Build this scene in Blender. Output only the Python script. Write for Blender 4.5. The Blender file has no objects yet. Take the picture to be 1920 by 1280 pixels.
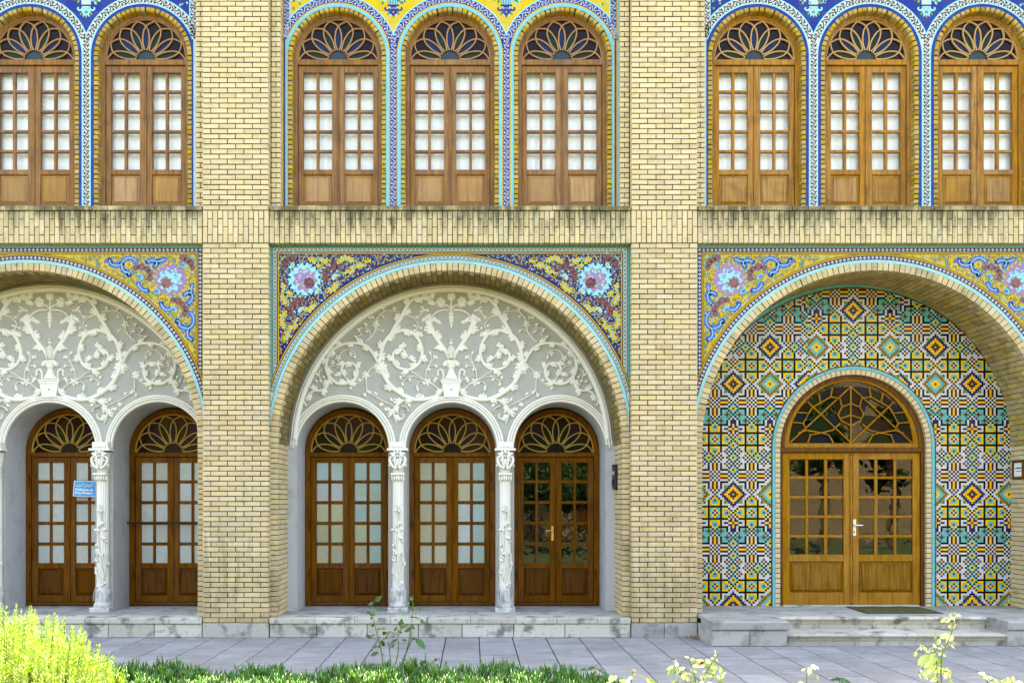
import bpy, math, random
from math import sin, cos, pi, radians, hypot, atan2, sqrt
from mathutils import Matrix, Vector
random.seed(7)
SC = bpy.context.scene
COL = SC.collection

# ------------------------------------------------------------------ camera, sky, sun, exposure
S = 0.007                 # metres per photo pixel on the front plane of the piers
D = 12.0                  # metres from the lens to that plane
ZC = 255 * S              # lens height
VX, VY = 887.0, 940.0     # principal point of the photo
cam_d = bpy.data.cameras.new('camera')
cam = bpy.data.objects.new('camera', cam_d)
COL.objects.link(cam)
cam.location = (0, -D, ZC)
cam.rotation_euler = (pi / 2, 0, 0)
cam_d.sensor_width = 36
cam_d.lens = 36 * D / (1920 * S)
cam_d.shift_x = (960 - VX) / 1920
cam_d.shift_y = (VY - 640) / 1920
cam_d.clip_start = 0.1
cam_d.clip_end = 2000
SC.camera = cam

SUN_EL, SUN_AZ = radians(67), radians(8)      # high behind the building: the front is in its own shade
world = bpy.data.worlds.new('World')
SC.world = world
world.use_nodes = True
wn = world.node_tree
bg = wn.nodes['Background']
sky = wn.nodes.new('ShaderNodeTexSky')
sky.sky_type = 'NISHITA'
sky.sun_disc = False
sky.sun_elevation = SUN_EL
sky.sun_rotation = SUN_AZ
sky.air_density = 1.0
sky.dust_density = 2.0
wn.links.new(sky.outputs[0], bg.inputs[0])
bg.inputs[1].default_value = 0.15
sun_d = bpy.data.lights.new('sun', 'SUN')
sun_d.energy = 4.6
sun_d.angle = radians(0.55)
sun_d.color = (1.0, 0.95, 0.86)
sun = bpy.data.objects.new('sun', sun_d)
COL.objects.link(sun)
sdir = Vector((sin(SUN_AZ) * cos(SUN_EL), cos(SUN_AZ) * cos(SUN_EL), sin(SUN_EL)))
sun.rotation_euler = sdir.to_track_quat('Z', 'Y').to_euler()
sun.location = (0, 20, 30)
vs = SC.view_settings
vs.view_transform = 'Standard'
vs.look = 'None'
vs.exposure = 3.3
vs.gamma = 1.0
vs.use_white_balance = True            # the photo is balanced for the blue shade it was taken in
vs.white_balance_temperature = 8200
vs.white_balance_tint = 10
SC.cycles.max_bounces = 7
SC.cycles.diffuse_bounces = 4
SC.cycles.transparent_max_bounces = 10

# ------------------------------------------------------------------ helpers
def F(d):                      # metres per photo pixel at depth d behind the pier front
    return S * (D + d) / D
def pt(px, py, d):             # photo pixel at depth d -> world x, z
    f = F(d)
    return ((px - VX) * f, ZC + (VY - py) * f)
BAYX = -43.3 * F(.115)         # centre of the middle bay
PERIOD = 804 * S
def ex(px):                    # pixel on the pier plane -> x
    return (px - VX) * S
def ez(py):
    return (1195 - py) * S

WORG = {}
def thing(name, label, cat, base=(0, 0, 0), group=None, kind=None):
    o = bpy.data.objects.new(name, None)
    COL.objects.link(o)
    o.empty_display_size = .1
    o.location = base
    o['label'] = label
    o['category'] = cat
    if group: o['group'] = group
    o['kind'] = kind or 'thing'
    WORG[o.name] = Vector(base)
    return o
def obj(name, mesh, parent=None, loc=(0, 0, 0), roty=0.0, kind=None, label=None, rot=None):
    """link mesh as an object whose mesh coordinates are world coordinates shifted by loc"""
    o = bpy.data.objects.new(name, mesh)
    COL.objects.link(o)
    loc = Vector(loc)
    WORG[o.name] = loc
    if parent is not None:
        o.parent = parent
        o.location = loc - WORG[parent.name]
    else:
        o.location = loc
    if roty: o.rotation_euler = (0, roty, 0)
    if rot: o.rotation_euler = rot
    if kind: o['kind'] = kind
    if label: o['label'] = label
    return o
def single(name, mesh, label, cat, loc=(0, 0, 0), group=None, kind=None):
    o = obj(name, mesh, None, loc)
    if label: o['label'] = label
    if cat: o['category'] = cat
    if group: o['group'] = group
    o['kind'] = kind or 'thing'
    return o

class MB:
    """collects faces; world coordinates x (right), y (depth), z (up)"""
    def __init__(s, *mats):
        s.v, s.f, s.m, s.mats = [], [], [], list(mats)
        s.smooth = []
    def mi(s, m):
        if m is None: return 0
        if isinstance(m, int): return m
        if m not in s.mats: s.mats.append(m)
        return s.mats.index(m)
    def face(s, pts, m=None, sm=False):
        b = len(s.v)
        s.v.extend(pts)
        s.f.append(tuple(range(b, b + len(pts))))
        s.m.append(s.mi(m)); s.smooth.append(sm)
    def grid(s, rows, m=None, sm=True, closed=False):
        b = len(s.v); n = len(rows[0])
        for r in rows: s.v.extend(r)
        k = s.mi(m)
        for i in range(len(rows) - 1):
            for j in range(n if closed else n - 1):
                j2 = (j + 1) % n
                s.f.append((b + i * n + j, b + i * n + j2, b + (i + 1) * n + j2, b + (i + 1) * n + j))
                s.m.append(k); s.smooth.append(sm)
    def box(s, x0, x1, y0, y1, z0, z1, m=None, bev=0.0):
        if bev > 0:
            b = bev; base = len(s.v)
            s.v += [(x0 + b, y0, z0 + b), (x1 - b, y0, z0 + b), (x1 - b, y0, z1 - b), (x0 + b, y0, z1 - b),
                    (x0, y0 + b, z0), (x1, y0 + b, z0), (x1, y0 + b, z1), (x0, y0 + b, z1),
                    (x0, y1, z0), (x1, y1, z0), (x1, y1, z1), (x0, y1, z1)]
            fs = [(0, 1, 2, 3)]
            for i in range(4):
                j = (i + 1) % 4
                fs += [(4 + i, 4 + j, j, i), (8 + i, 8 + j, 4 + j, 4 + i)]
            fs.append((11, 10, 9, 8))
        else:
            base = len(s.v)
            s.v += [(x0, y0, z0), (x1, y0, z0), (x1, y0, z1), (x0, y0, z1), (x0, y1, z0), (x1, y1, z0), (x1, y1, z1), (x0, y1, z1)]
            fs = [(0, 1, 2, 3), (5, 4, 7, 6), (4, 5, 1, 0), (3, 2, 6, 7), (4, 0, 3, 7), (1, 5, 6, 2)]
        k = s.mi(m)
        for f in fs:
            s.f.append(tuple(base + i for i in f)); s.m.append(k); s.smooth.append(False)
    def prism(s, pts, y0, y1, m=None, back=False):
        """pts: list of (x, z); extruded from y0 (front) to y1"""
        n = len(pts); b = len(s.v); k = s.mi(m)
        s.v += [(x, y0, z) for x, z in pts] + [(x, y1, z) for x, z in pts]
        a = sum(pts[i][0] * pts[(i + 1) % n][1] - pts[(i + 1) % n][0] * pts[i][1] for i in range(n))
        fr = list(range(b, b + n))
        if a < 0: fr.reverse()
        s.f.append(tuple(fr)); s.m.append(k); s.smooth.append(False)
        for i in range(n):
            j = (i + 1) % n
            q = (b + i, b + n + i, b + n + j, b + j)
            s.f.append(q if a > 0 else q[::-1]); s.m.append(k); s.smooth.append(False)
        if back:
            s.f.append(tuple(range(b + n, b + 2 * n))); s.m.append(k); s.smooth.append(False)
    def ppoly(s, pts, d, m=None):          # flat polygon given in photo pixels at depth d
        q = [pt(x, y, d) for x, y in pts]
        n = len(q)
        a = sum(q[i][0] * q[(i + 1) % n][1] - q[(i + 1) % n][0] * q[i][1] for i in range(n))
        if a < 0: q.reverse()
        s.face([(x, d, z) for x, z in q], m)
    def pprism(s, pts, d, t, m=None):      # photo-pixel polygon standing proud by t
        s.prism([pt(x, y, d) for x, y in pts], d - t, d, m)
    def add_mesh(s, verts, faces, mat4, m=None):
        b = len(s.v); k = s.mi(m)
        s.v.extend([tuple(mat4 @ Vector(v)) for v in verts])
        for f in faces:
            s.f.append(tuple(b + i for i in f)); s.m.append(k); s.smooth.append(False)
    def mesh(s, name='mesh'):
        me = bpy.data.meshes.new(name)
        me.from_pydata(s.v, [], s.f)
        for m in s.mats: me.materials.append(m)
        if len(s.mats) > 1: me.polygons.foreach_set('material_index', s.m)
        me.polygons.foreach_set('use_smooth', s.smooth)
        me.update()
        return me

CACHE = {}
def cached(key, fn):
    if key not in CACHE: CACHE[key] = fn()
    return CACHE[key]

def arc(cx, cy, r, a0, a1, n):     # photo-style: y down, angles in degrees counter-clockwise from +x
    return [(cx + r * cos(radians(a0 + (a1 - a0) * i / n)), cy - r * sin(radians(a0 + (a1 - a0) * i / n))) for i in range(n + 1)]
def spline(pts, n=6):
    if len(pts) < 3: return list(pts)
    out = []
    P = [pts[0]] + list(pts) + [pts[-1]]
    for i in range(1, len(P) - 2):
        p0, p1, p2, p3 = P[i - 1], P[i], P[i + 1], P[i + 2]
        for k in range(n):
            t = k / n
            out.append(tuple(.5 * (2 * b + (c - a) * t + (2 * a - 5 * b + 4 * c - d) * t * t + (3 * b - a - 3 * c + d) * t ** 3)
                             for a, b, c, d in zip(p0, p1, p2, p3)))
    out.append(pts[-1])
    return out
def normals(path):
    n = len(path); out = []
    for i in range(n):
        a, b = path[max(0, i - 1)], path[min(n - 1, i + 1)]
        dx, dy = b[0] - a[0], b[1] - a[1]
        l = hypot(dx, dy) or 1
        out.append((-dy / l, dx / l))
    return out
def widths(w, n):
    if isinstance(w, (int, float)): return [w] * n
    return [w[min(len(w) - 2, int(i / max(1, n - 1) * (len(w) - 1)))] * (1 - ((i / max(1, n - 1) * (len(w) - 1)) - min(len(w) - 2, int(i / max(1, n - 1) * (len(w) - 1)))))
            + w[min(len(w) - 1, min(len(w) - 2, int(i / max(1, n - 1) * (len(w) - 1))) + 1)] * ((i / max(1, n - 1) * (len(w) - 1)) - min(len(w) - 2, int(i / max(1, n - 1) * (len(w) - 1)))) for i in range(n)]
def stroke(mb, path, w, d, m=None):          # flat ribbon in photo pixels
    if len(path) < 2: return
    N = normals(path); W = widths(w, len(path))
    rows = []
    for (x, y), (nx, ny), ww in zip(path, N, W):
        a = pt(x - nx * ww / 2, y - ny * ww / 2, d); b = pt(x + nx * ww / 2, y + ny * ww / 2, d)
        rows.append([(a[0], d, a[1]), (b[0], d, b[1])])
    mb.grid(rows, m, sm=False)
def bar(mb, path, w, d, t, m=None):          # ribbon with thickness t and softened edges
    N = normals(path); W = widths(w, len(path)); rows = []
    for (x, y), (nx, ny), ww in zip(path, N, W):
        r = []
        for o, dd in ((-.5, d), (-.5, d - t * .6), (-.3, d - t), (.3, d - t), (.5, d - t * .6), (.5, d)):
            q = pt(x + nx * ww * o, y + ny * ww * o, d)
            r.append((q[0], dd, q[1]))
        rows.append(r)
    mb.grid(rows, m, sm=False)
def relief(mb, path, w, d, h, m=None, groove=False):      # rounded raised stroke (plaster)
    N = normals(path); W = widths(w, len(path)); rows = []
    prof = ((-1, 0), (-.86, .55), (-.45, .95), (0, .72 if groove else 1.0), (.45, .95), (.86, .55), (1, 0))
    wm = max(W)
    for (x, y), (nx, ny), ww in zip(path, N, W):
        hh = h * (0.25 + .75 * ww / wm)
        rows.append([(lambda q: (q[0], d - hh * k, q[1]))(pt(x + nx * ww * .5 * o, y + ny * ww * .5 * o, d)) for o, k in prof])
    mb.grid(rows, m)
    for r in (rows[0], rows[-1]): mb.face(r, m)
def blob(mb, x, y, rx, ry, d, h, m=None, ang=0, n=10):
    rows = []
    ca, sa = cos(ang), sin(ang)
    for rr, hh in ((1, 0), (.85, .6), (.5, .92), (.02, 1)):
        rows.append([(lambda q: (q[0], d - h * hh, q[1]))(pt(x + (ca * rx * cos(t) - sa * ry * sin(t)) * rr, y + (sa * rx * cos(t) + ca * ry * sin(t)) * rr, d))
                     for t in [2 * pi * i / n for i in range(n)]])
    mb.grid(rows, m, closed=True)
def disc(x, y, r, n=10, r2=None, a0=0):
    return [(x + r * cos(a0 + 2 * pi * i / n), y + (r2 or r) * sin(a0 + 2 * pi * i / n)) for i in range(n)]
def leafpoly(x, y, ang, l, w):
    ca, sa = cos(ang), sin(ang)
    return [(x + ca * u * l - sa * v * w, y + sa * u * l + ca * v * w) for u, v in ((0, 0), (.3, .5), (.65, .38), (1, 0), (.65, -.38), (.3, -.5))]
def clip_half(poly, nx, ny, c):              # keep nx*x + ny*y >= c
    out = []
    for i in range(len(poly)):
        a, b = poly[i], poly[(i + 1) % len(poly)]
        da, db = nx * a[0] + ny * a[1] - c, nx * b[0] + ny * b[1] - c
        if da >= 0: out.append(a)
        if (da >= 0) != (db >= 0):
            t = da / (da - db)
            out.append((a[0] + (b[0] - a[0]) * t, a[1] + (b[1] - a[1]) * t))
    return out

# ------------------------------------------------------------------ materials (all node based)
def rgb(r, g, b):              # sRGB 0-255 -> linear
    return tuple(((c / 255) / 12.92 if c / 255 <= .04045 else ((c / 255 + .055) / 1.055) ** 2.4) for c in (r, g, b))
def material(name, col, rough=.7, var=.0, stain=None, stain2=None, bump=0.0, bscale=60, grain=None, spec=.3, coat=0.0, metal=0.0, huev=0.0, runs=None, trans=0.0):
    m = bpy.data.materials.new(name)
    m.use_nodes = True
    nt = m.node_tree; N, L = nt.nodes, nt.links
    b = N['Principled BSDF']
    b.inputs['Roughness'].default_value = rough
    b.inputs['Specular IOR Level'].default_value = spec
    b.inputs['Metallic'].default_value = metal
    b.inputs['Coat Weight'].default_value = coat
    b.inputs['Coat Roughness'].default_value = .08
    geo = N.new('ShaderNodeNewGeometry')
    def math_(op, a, bb):
        n = N.new('ShaderNodeMath'); n.operation = op
        for i, q in enumerate((a, bb)):
            if isinstance(q, (int, float)): n.inputs[i].default_value = q
            else: L.new(q, n.inputs[i])
        return n.outputs[0]
    def noise(scale, detail=4, vec=None, rough_=.6):
        n = N.new('ShaderNodeTexNoise')
        n.inputs['Scale'].default_value = scale; n.inputs['Detail'].default_value = detail; n.inputs['Roughness'].default_value = rough_
        L.new(vec or geo.outputs['Position'], n.inputs['Vector'])
        return n.outputs[0]
    rgbn = N.new('ShaderNodeRGB'); rgbn.outputs[0].default_value = (*col, 1)
    out = rgbn.outputs[0]
    if var or huev:
        oi = N.new('ShaderNodeObjectInfo')
        r = math_('FRACT', math_('ADD', oi.outputs['Random'], geo.outputs['Random Per Island']), 0)
        hsv = N.new('ShaderNodeHueSaturation')
        L.new(out, hsv.inputs['Color'])
        L.new(math_('ADD', math_('MULTIPLY', r, 2 * var), 1 - var), hsv.inputs['Value'])
        r2 = math_('FRACT', math_('MULTIPLY', r, 17.31), 0)
        L.new(math_('ADD', math_('MULTIPLY', r2, 2 * huev), .5 - huev), hsv.inputs['Hue'])
        L.new(math_('ADD', math_('MULTIPLY', math_('FRACT', math_('MULTIPLY', r, 41.7), 0), var * 2), 1 - var), hsv.inputs['Saturation'])
        out = hsv.outputs[0]
    def mixin(out, fac, c):
        mx = N.new('ShaderNodeMix'); mx.data_type = 'RGBA'
        L.new(fac, mx.inputs[0]); L.new(out, mx.inputs[6]); mx.inputs[7].default_value = (*c, 1)
        return mx.outputs[2]
    def ramp(v, lo, hi):
        mr = N.new('ShaderNodeMapRange')
        L.new(v, mr.inputs[0]); mr.inputs[1].default_value = lo; mr.inputs[2].default_value = hi
        return mr.outputs[0]
    if grain:                    # (colour, strength, long axis) stretched streaks
        gc, gs, ax = grain
        mp = N.new('ShaderNodeMapping')
        sc = [38, 38, 38]; sc['xyz'.index(ax)] = 2.2
        mp.inputs['Scale'].default_value = sc
        oi = N.new('ShaderNodeObjectInfo')
        va = N.new('ShaderNodeVectorMath'); va.operation = 'ADD'
        L.new(geo.outputs['Position'], va.inputs[0]); 
        cmb = N.new('ShaderNodeCombineXYZ'); L.new(math_('MULTIPLY', oi.outputs['Random'], 9), cmb.inputs[0]); L.new(math_('MULTIPLY', oi.outputs['Random'], 5), cmb.inputs[2])
        L.new(cmb.outputs[0], va.inputs[1])
        L.new(va.outputs[0], mp.inputs['Vector'])
        g = noise(1.0, 5, mp.outputs[0], .65)
        out = mixin(out, math_('MULTIPLY', ramp(g, .42, .66), gs), gc)
    for st in (stain, stain2):
        if st:                   # (colour, noise scale, low, high, strength)
            c, sc, lo, hi, k = st
            out = mixin(out, math_('MULTIPLY', ramp(noise(sc, 5), lo, hi), k), c)
    if runs:                     # (colour, z where the dirt runs out, z of the ledge it runs from, strength)
        c, z0, z1, k = runs
        mp = N.new('ShaderNodeMapping'); mp.inputs['Scale'].default_value = (9, 9, 1.1); L.new(geo.outputs['Position'], mp.inputs['Vector'])
        sx = N.new('ShaderNodeSeparateXYZ'); L.new(geo.outputs['Position'], sx.inputs[0])
        f = math_('ADD', ramp(noise(1.0, 6, mp.outputs[0], .7), .35, .75), math_('MULTIPLY', math_('SUBTRACT', ramp(sx.outputs[2], z0, z1), .42), .8))
        out = mixin(out, math_('MULTIPLY', math_('MULTIPLY', ramp(f, .25, .75), k), ramp(noise(1.6, 2), .36, .50)), c)
    L.new(out, b.inputs['Base Color'])
    if bump:
        bn = N.new('ShaderNodeBump'); bn.inputs['Strength'].default_value = bump; bn.inputs['Distance'].default_value = .01
        L.new(noise(bscale, 4), bn.inputs['Height']); L.new(bn.outputs[0], b.inputs['Normal'])
    if trans:
        tb = N.new('ShaderNodeBsdfTranslucent'); L.new(out, tb.inputs[0])
        ms = N.new('ShaderNodeMixShader'); ms.inputs[0].default_value = trans
        L.new(b.outputs[0], ms.inputs[1]); L.new(tb.outputs[0], ms.inputs[2])
        L.new(ms.outputs[0], N['Material Output'].inputs[0])
    return m
def glass(name, tint, refl=1.0, rough=0.0, wav=0.0, ior=1.65):       # thin pane: lets light through with its tint, mirrors by Fresnel
    m = bpy.data.materials.new(name); m.use_nodes = True
    nt = m.node_tree; N, L = nt.nodes, nt.links
    N.remove(N['Principled BSDF'])
    tr = N.new('ShaderNodeBsdfTransparent'); tr.inputs[0].default_value = (*tint, 1)
    gl = N.new('ShaderNodeBsdfGlossy'); gl.inputs['Roughness'].default_value = rough; gl.inputs[0].default_value = (refl,) * 3 + (1,)
    fr = N.new('ShaderNodeFresnel'); fr.inputs[0].default_value = ior
    if wav:
        bn = N.new('ShaderNodeBump'); bn.inputs['Strength'].default_value = wav; bn.inputs['Distance'].default_value = .02
        nz = N.new('ShaderNodeTexNoise'); nz.inputs['Scale'].default_value = 7; nz.inputs['Detail'].default_value = 1
        ge = N.new('ShaderNodeNewGeometry'); L.new(ge.outputs['Position'], nz.inputs['Vector'])
        L.new(nz.outputs[0], bn.inputs['Height']); L.new(bn.outputs[0], gl.inputs['Normal'])
    ms = N.new('ShaderNodeMixShader')
    L.new(fr.outputs[0], ms.inputs[0]); L.new(tr.outputs[0], ms.inputs[1]); L.new(gl.outputs[0], ms.inputs[2])
    L.new(ms.outputs[0], N['Material Output'].inputs[0])
    return m

M = {}
M['brick'] = material('cream_brick', (.53, .41, .23), .85, .08, ((.31, .225, .095), 5.5, .53, .74, .6), ((.19, .14, .06), 38, .62, .73, .65), .3, 90, huev=.005)
M['brick_low'] = material('dusty_cream_brick', (.515, .40, .222), .85, .10, ((.31, .225, .095), 5.5, .53, .74, .6), ((.17, .125, .055), 34, .60, .72, .7), .35, 90, huev=.006, runs=((.23, .175, .085), 1.7, .25, .6))
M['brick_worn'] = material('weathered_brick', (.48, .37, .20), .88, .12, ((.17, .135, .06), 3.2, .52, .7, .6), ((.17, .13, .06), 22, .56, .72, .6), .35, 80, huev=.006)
M['brick_band'] = material('streaked_brick', (.50, .39, .215), .88, .10, ((.20, .16, .08), 6, .52, .72, .5), ((.17, .13, .06), 26, .58, .72, .5), .35, 80, huev=.005, runs=((.085, .075, .035), 5.17, 5.68, .92))
M['brick_damp_shade'] = material('shaded_damp_brick', (.36, .275, .105), .88, .2, ((.11, .088, .033), 7, .47, .72, .65), ((.42, .35, .22), 26, .58, .72, .6), .35, 80, huev=.008)  # right arch underside: shade put into the base colour, blotched with damp stains
M['brick_deep_shade'] = material('deep_shaded_damp_brick', (.21, .155, .05), .88, .2, ((.08, .063, .024), 7, .45, .7, .65), ((.24, .19, .10), 26, .6, .72, .5), .35, 80, huev=.008)  # left and middle arch undersides: deeper shade put into the colour, stains on top
M['brick_gold'] = material('ochre_brick', (.37, .235, .045), .8, .16, ((.12, .085, .03), 9, .5, .66, .65), None, .4, 70, huev=.008)
M['mortar'] = material('dark_mortar', (.030, .020, .011), .95, stain=((.05, .035, .02), 12, .5, .7, .6))
M['mortar_grey'] = material('grey_render', (.30, .26, .18), .95, stain=((.18, .15, .1), 12, .5, .7, .6))
M['plaster'] = material('grey_plaster', (.345, .34, .305), .85, stain=((.28, .27, .23), 2.5, .48, .75, .7), stain2=((.22, .195, .145), 9, .62, .74, .5), bump=.08, bscale=40)
M['plaster_side'] = material('grey_reveal_plaster', (.40, .40, .40), .85, stain=((.26, .235, .20), 3.5, .52, .75, .7), stain2=((.2, .18, .15), 12, .64, .74, .6), bump=.1, bscale=30)
M['relief'] = material('white_stucco', (.69, .665, .58), .75, stain=((.42, .34, .20), 9, .58, .74, .3), stain2=((.42, .36, .25), 40, .6, .72, .35), bump=.15, bscale=50)
M['relief_base'] = material('flaking_stucco', (.50, .49, .46), .85, stain=((.22, .21, .2), 9, .45, .62, .8), bump=.4, bscale=40)
M['stone'] = material('grey_stone', (.31, .30, .275), .8, .16, ((.13, .13, .12), 5, .48, .66, .75), ((.42, .38, .29), 34, .56, .7, .6), .4, 60)
M['stone_pale'] = material('pale_stone', (.41, .385, .32), .8, .18, ((.09, .09, .08), 4.5, .52, .64, .85), ((.30, .25, .16), 18, .52, .7, .55), .3, 60)
M['paver'] = material('blue_grey_paver', (.235, .232, .232), .75, .14, ((.31, .31, .31), 2.6, .5, .72, .7), ((.11, .11, .12), 30, .54, .70, .7), .35, 45, huev=.01, grain=((.115, .115, .122), .7, 'x'))
M['grout'] = material('dark_grout', (.035, .03, .025), .95)
M['wood'] = material('weathered_wood', (.26, .122, .040), .5, .06, ((.11, .05, .026), 4, .5, .7, .6), None, .15, 50, grain=((.085, .04, .02), .75, 'z'), spec=.12)
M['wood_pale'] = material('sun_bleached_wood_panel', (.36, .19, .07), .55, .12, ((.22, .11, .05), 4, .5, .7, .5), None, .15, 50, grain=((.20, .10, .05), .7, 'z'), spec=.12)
M['wood_honey'] = material('honey_wood', (.36, .165, .03), .45, .07, ((.15, .06, .012), 4, .5, .7, .6), None, .15, 50, grain=((.12, .048, .011), .75, 'z'), spec=.1)
M['wood_honey_pale'] = material('bleached_honey_panel', (.36, .18, .045), .5, .12, ((.16, .07, .018), 4, .5, .7, .6), None, .15, 50, grain=((.15, .065, .018), .75, 'z'), spec=.12)
M['wood_dark'] = material('brown_varnished_wood', (.175, .061, .004), .4, .05, ((.075, .025, .002), 3, .5, .7, .6), None, .08, 50, grain=((.05, .017, .002), .8, 'z'), spec=.07)
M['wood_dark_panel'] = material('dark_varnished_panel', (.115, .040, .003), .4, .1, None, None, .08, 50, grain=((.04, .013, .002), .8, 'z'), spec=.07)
M['wood_gold'] = material('golden_varnished_wood', (.33, .148, .009), .36, .05, ((.20, .075, .004), 3, .5, .72, .7), None, .08, 50, grain=((.17, .062, .004), .75, 'z'), spec=.08)
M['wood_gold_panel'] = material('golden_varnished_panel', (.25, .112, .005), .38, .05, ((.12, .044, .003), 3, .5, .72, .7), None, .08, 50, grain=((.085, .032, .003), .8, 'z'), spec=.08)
M['wood_umber'] = material('dark_frame_wood', (.13, .050, .006), .42, .04, grain=((.05, .018, .003), .8, 'z'), spec=.1)
M['came'] = material('pale_wood_tracery', (.34, .18, .07), .5, grain=((.22, .11, .045), .4, 'z'), spec=.2)
M['came_gold'] = material('gold_wood_tracery', (.50, .29, .065), .45, grain=((.30, .16, .035), .4, 'z'), spec=.1)
M['curtain'] = material('white_curtain', (.96, .955, .95), .9)
M['pane'] = glass('clear_pane', (1, 1, 1), .8, .0, .08, 1.32)
M['pane_dark'] = glass('clear_door_pane', (.4, .43, .4), 1.0, .0, .05, 1.6)
M['frost'] = material('frosted_pane', (.40, .44, .42), .2, .10, ((.42, .41, .27), 5, .48, .66, .6), ((.28, .32, .30), 22, .5, .7, .5), .2, 14, huev=.02)
M['frost_aqua'] = material('aqua_frosted_pane', (.30, .43, .40), .2, .10, ((.36, .37, .24), 3.5, .48, .62, .6), ((.42, .52, .50), 18, .55, .7, .5), .2, 14, huev=.02)
M['frost_warm'] = material('warm_frosted_pane', (.38, .36, .23), .22, .10, ((.30, .36, .32), 4, .5, .65, .6), ((.28, .27, .16), 18, .55, .7, .5), .2, 14, huev=.02)
def stained(n, c): return material(n, tuple(x * .5 for x in c), .08, spec=.1, bump=.05, bscale=9)
M['g_purple'] = stained('purple_glass', (.020, .010, .016)); M['g_plum'] = stained('plum_glass', (.055, .02, .032))
M['g_green'] = stained('green_glass', (.012, .045, .033)); M['g_blue'] = stained('blue_glass', (.018, .035, .14))
M['g_grey'] = stained('smoky_glass', (.06, .085, .10)); M['g_amber'] = stained('amber_glass', (.055, .03, .01))
M['g_brown'] = stained('brown_glass', (.035, .018, .01)); M['g_moss'] = stained('moss_glass', (.022, .032, .01))
M['g_slate'] = stained('slate_glass', (.018, .022, .035)); M['g_clear'] = stained('mirror_dark_glass', (.02, .02, .018))
M['brass'] = material('brass', (.55, .38, .10), .3, metal=.9)
M['steel'] = material('pale_metal', (.7, .68, .62), .35, metal=.6)
M['iron'] = material('black_iron', (.012, .012, .013), .45)
M['interior'] = material('dark_interior', (.03, .027, .024), .9)
M['roof'] = material('roof_render', (.35, .3, .22), .9)
def glaze(n, c, v=.05):
    c = tuple(x / 1.6 for x in c)
    return material(n, c, .25, v, spec=.15, bump=.03, bscale=120, stain=(tuple(x * .6 for x in c), 14, .62, .76, .35))
M['t_cyan'] = glaze('cyan_glaze', (.16, .60, .66)); M['t_teal'] = glaze('teal_glaze', (.07, .40, .36)); M['t_sky'] = glaze('pale_cyan_glaze', (.30, .74, .80))
M['t_yellow'] = glaze('yellow_glaze', (.72, .42, .015)); M['t_ochre'] = glaze('ochre_glaze', (.24, .12, .01))
M['t_lemon'] = glaze('lemon_glaze', (.78, .52, .02))
M['t_navy'] = glaze('navy_glaze', (.012, .014, .10)); M['t_blue'] = glaze('cobalt_glaze', (.016, .040, .27)); M['t_mid'] = glaze('sky_blue_glaze', (.08, .16, .55))
M['t_white'] = glaze('white_glaze', (.72, .70, .66)); M['t_black'] = glaze('black_glaze', (.008, .007, .007))
M['t_maroon'] = glaze('maroon_glaze', (.09, .018, .012)); M['t_rose'] = glaze('rose_glaze', (.22, .06, .07)); M['t_rose2'] = glaze('dusky_rose_glaze', (.36, .16, .15))
M['t_lilac'] = glaze('lilac_glaze', (.40, .23, .46)); M['t_green'] = glaze('green_glaze', (.09, .28, .07)); M['t_olive'] = glaze('olive_glaze', (.30, .36, .07))
M['t_brown'] = glaze('brown_glaze', (.16, .085, .012))
for k_, c_ in dict(W=(.50, .485, .455), B=(.003, .0025, .0025), M=(.075, .014, .009), Y=(.74, .40, .004), T=(.075, .37, .36), N=(.014, .012, .085), G=(.10, .34, .10), R=(.20, .10, .008)).items():
    M['m_' + k_] = material('mosaic_glaze_' + {'W': 'white', 'B': 'black', 'M': 'maroon', 'Y': 'yellow', 'T': 'turquoise', 'N': 'navy', 'G': 'green', 'R': 'brown'}[k_], c_, .2, .10, spec=.12, bump=.05, bscale=70, stain=(tuple(x * .55 for x in c_), 11, .6, .76, .4))
M['mat_green'] = material('olive_doormat', (.06, .06, .015), .95, stain=((.09, .085, .03), 9, .45, .7, .6), bump=.4, bscale=200)
M['sign_blue'] = material('blue_sign_print', (.03, .25, .62), .35, stain=((.05, .45, .75), 9, .45, .65, .7))
M['sign_white'] = material('white_print', (.85, .87, .88), .4); M['sign_yellow'] = material('yellow_print', (.85, .75, .05), .4)
M['paper'] = material('white_paper', (.75, .74, .7), .6)
M['soil'] = material('garden_soil', (.10, .075, .05), .95, stain=((.05, .04, .025), 20, .45, .65, .8), bump=.6, bscale=40)
M['lawn'] = material('garden_lawn', (.032, .055, .014), .95, stain=((.07, .07, .03), .5, .45, .6, .8), bump=.4, bscale=20)
M['rosemary'] = material('bright_needles', (.28, .42, .06), .4, .4, trans=.25, huev=.025, spec=.5)
M['twig'] = material('twig_bark', (.12, .08, .04), .8)
M['succulent'] = material('succulent_green', (.07, .18, .03), .4, .3, trans=.15, huev=.015)
M['rose_leaf'] = material('rose_leaf_green', (.045, .12, .03), .4, .25, trans=.25, huev=.015)
M['rose_leaf_sunlit'] = material('sunlit_rose_leaf', (.32, .42, .14), .3, .25, trans=.35, huev=.02)  # paler leaf copy for plants in the sun, sunlight put into its colour
M['rose_stem'] = material('rose_stem_green', (.12, .15, .04), .6)
M['petal_red'] = material('red_petal', (.25, .008, .03), .5); M['petal_pale'] = material('pale_petal', (.75, .45, .25), .5)
M['dead_leaf'] = material('dry_leaf', (.22, .11, .03), .7, .3)

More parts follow.
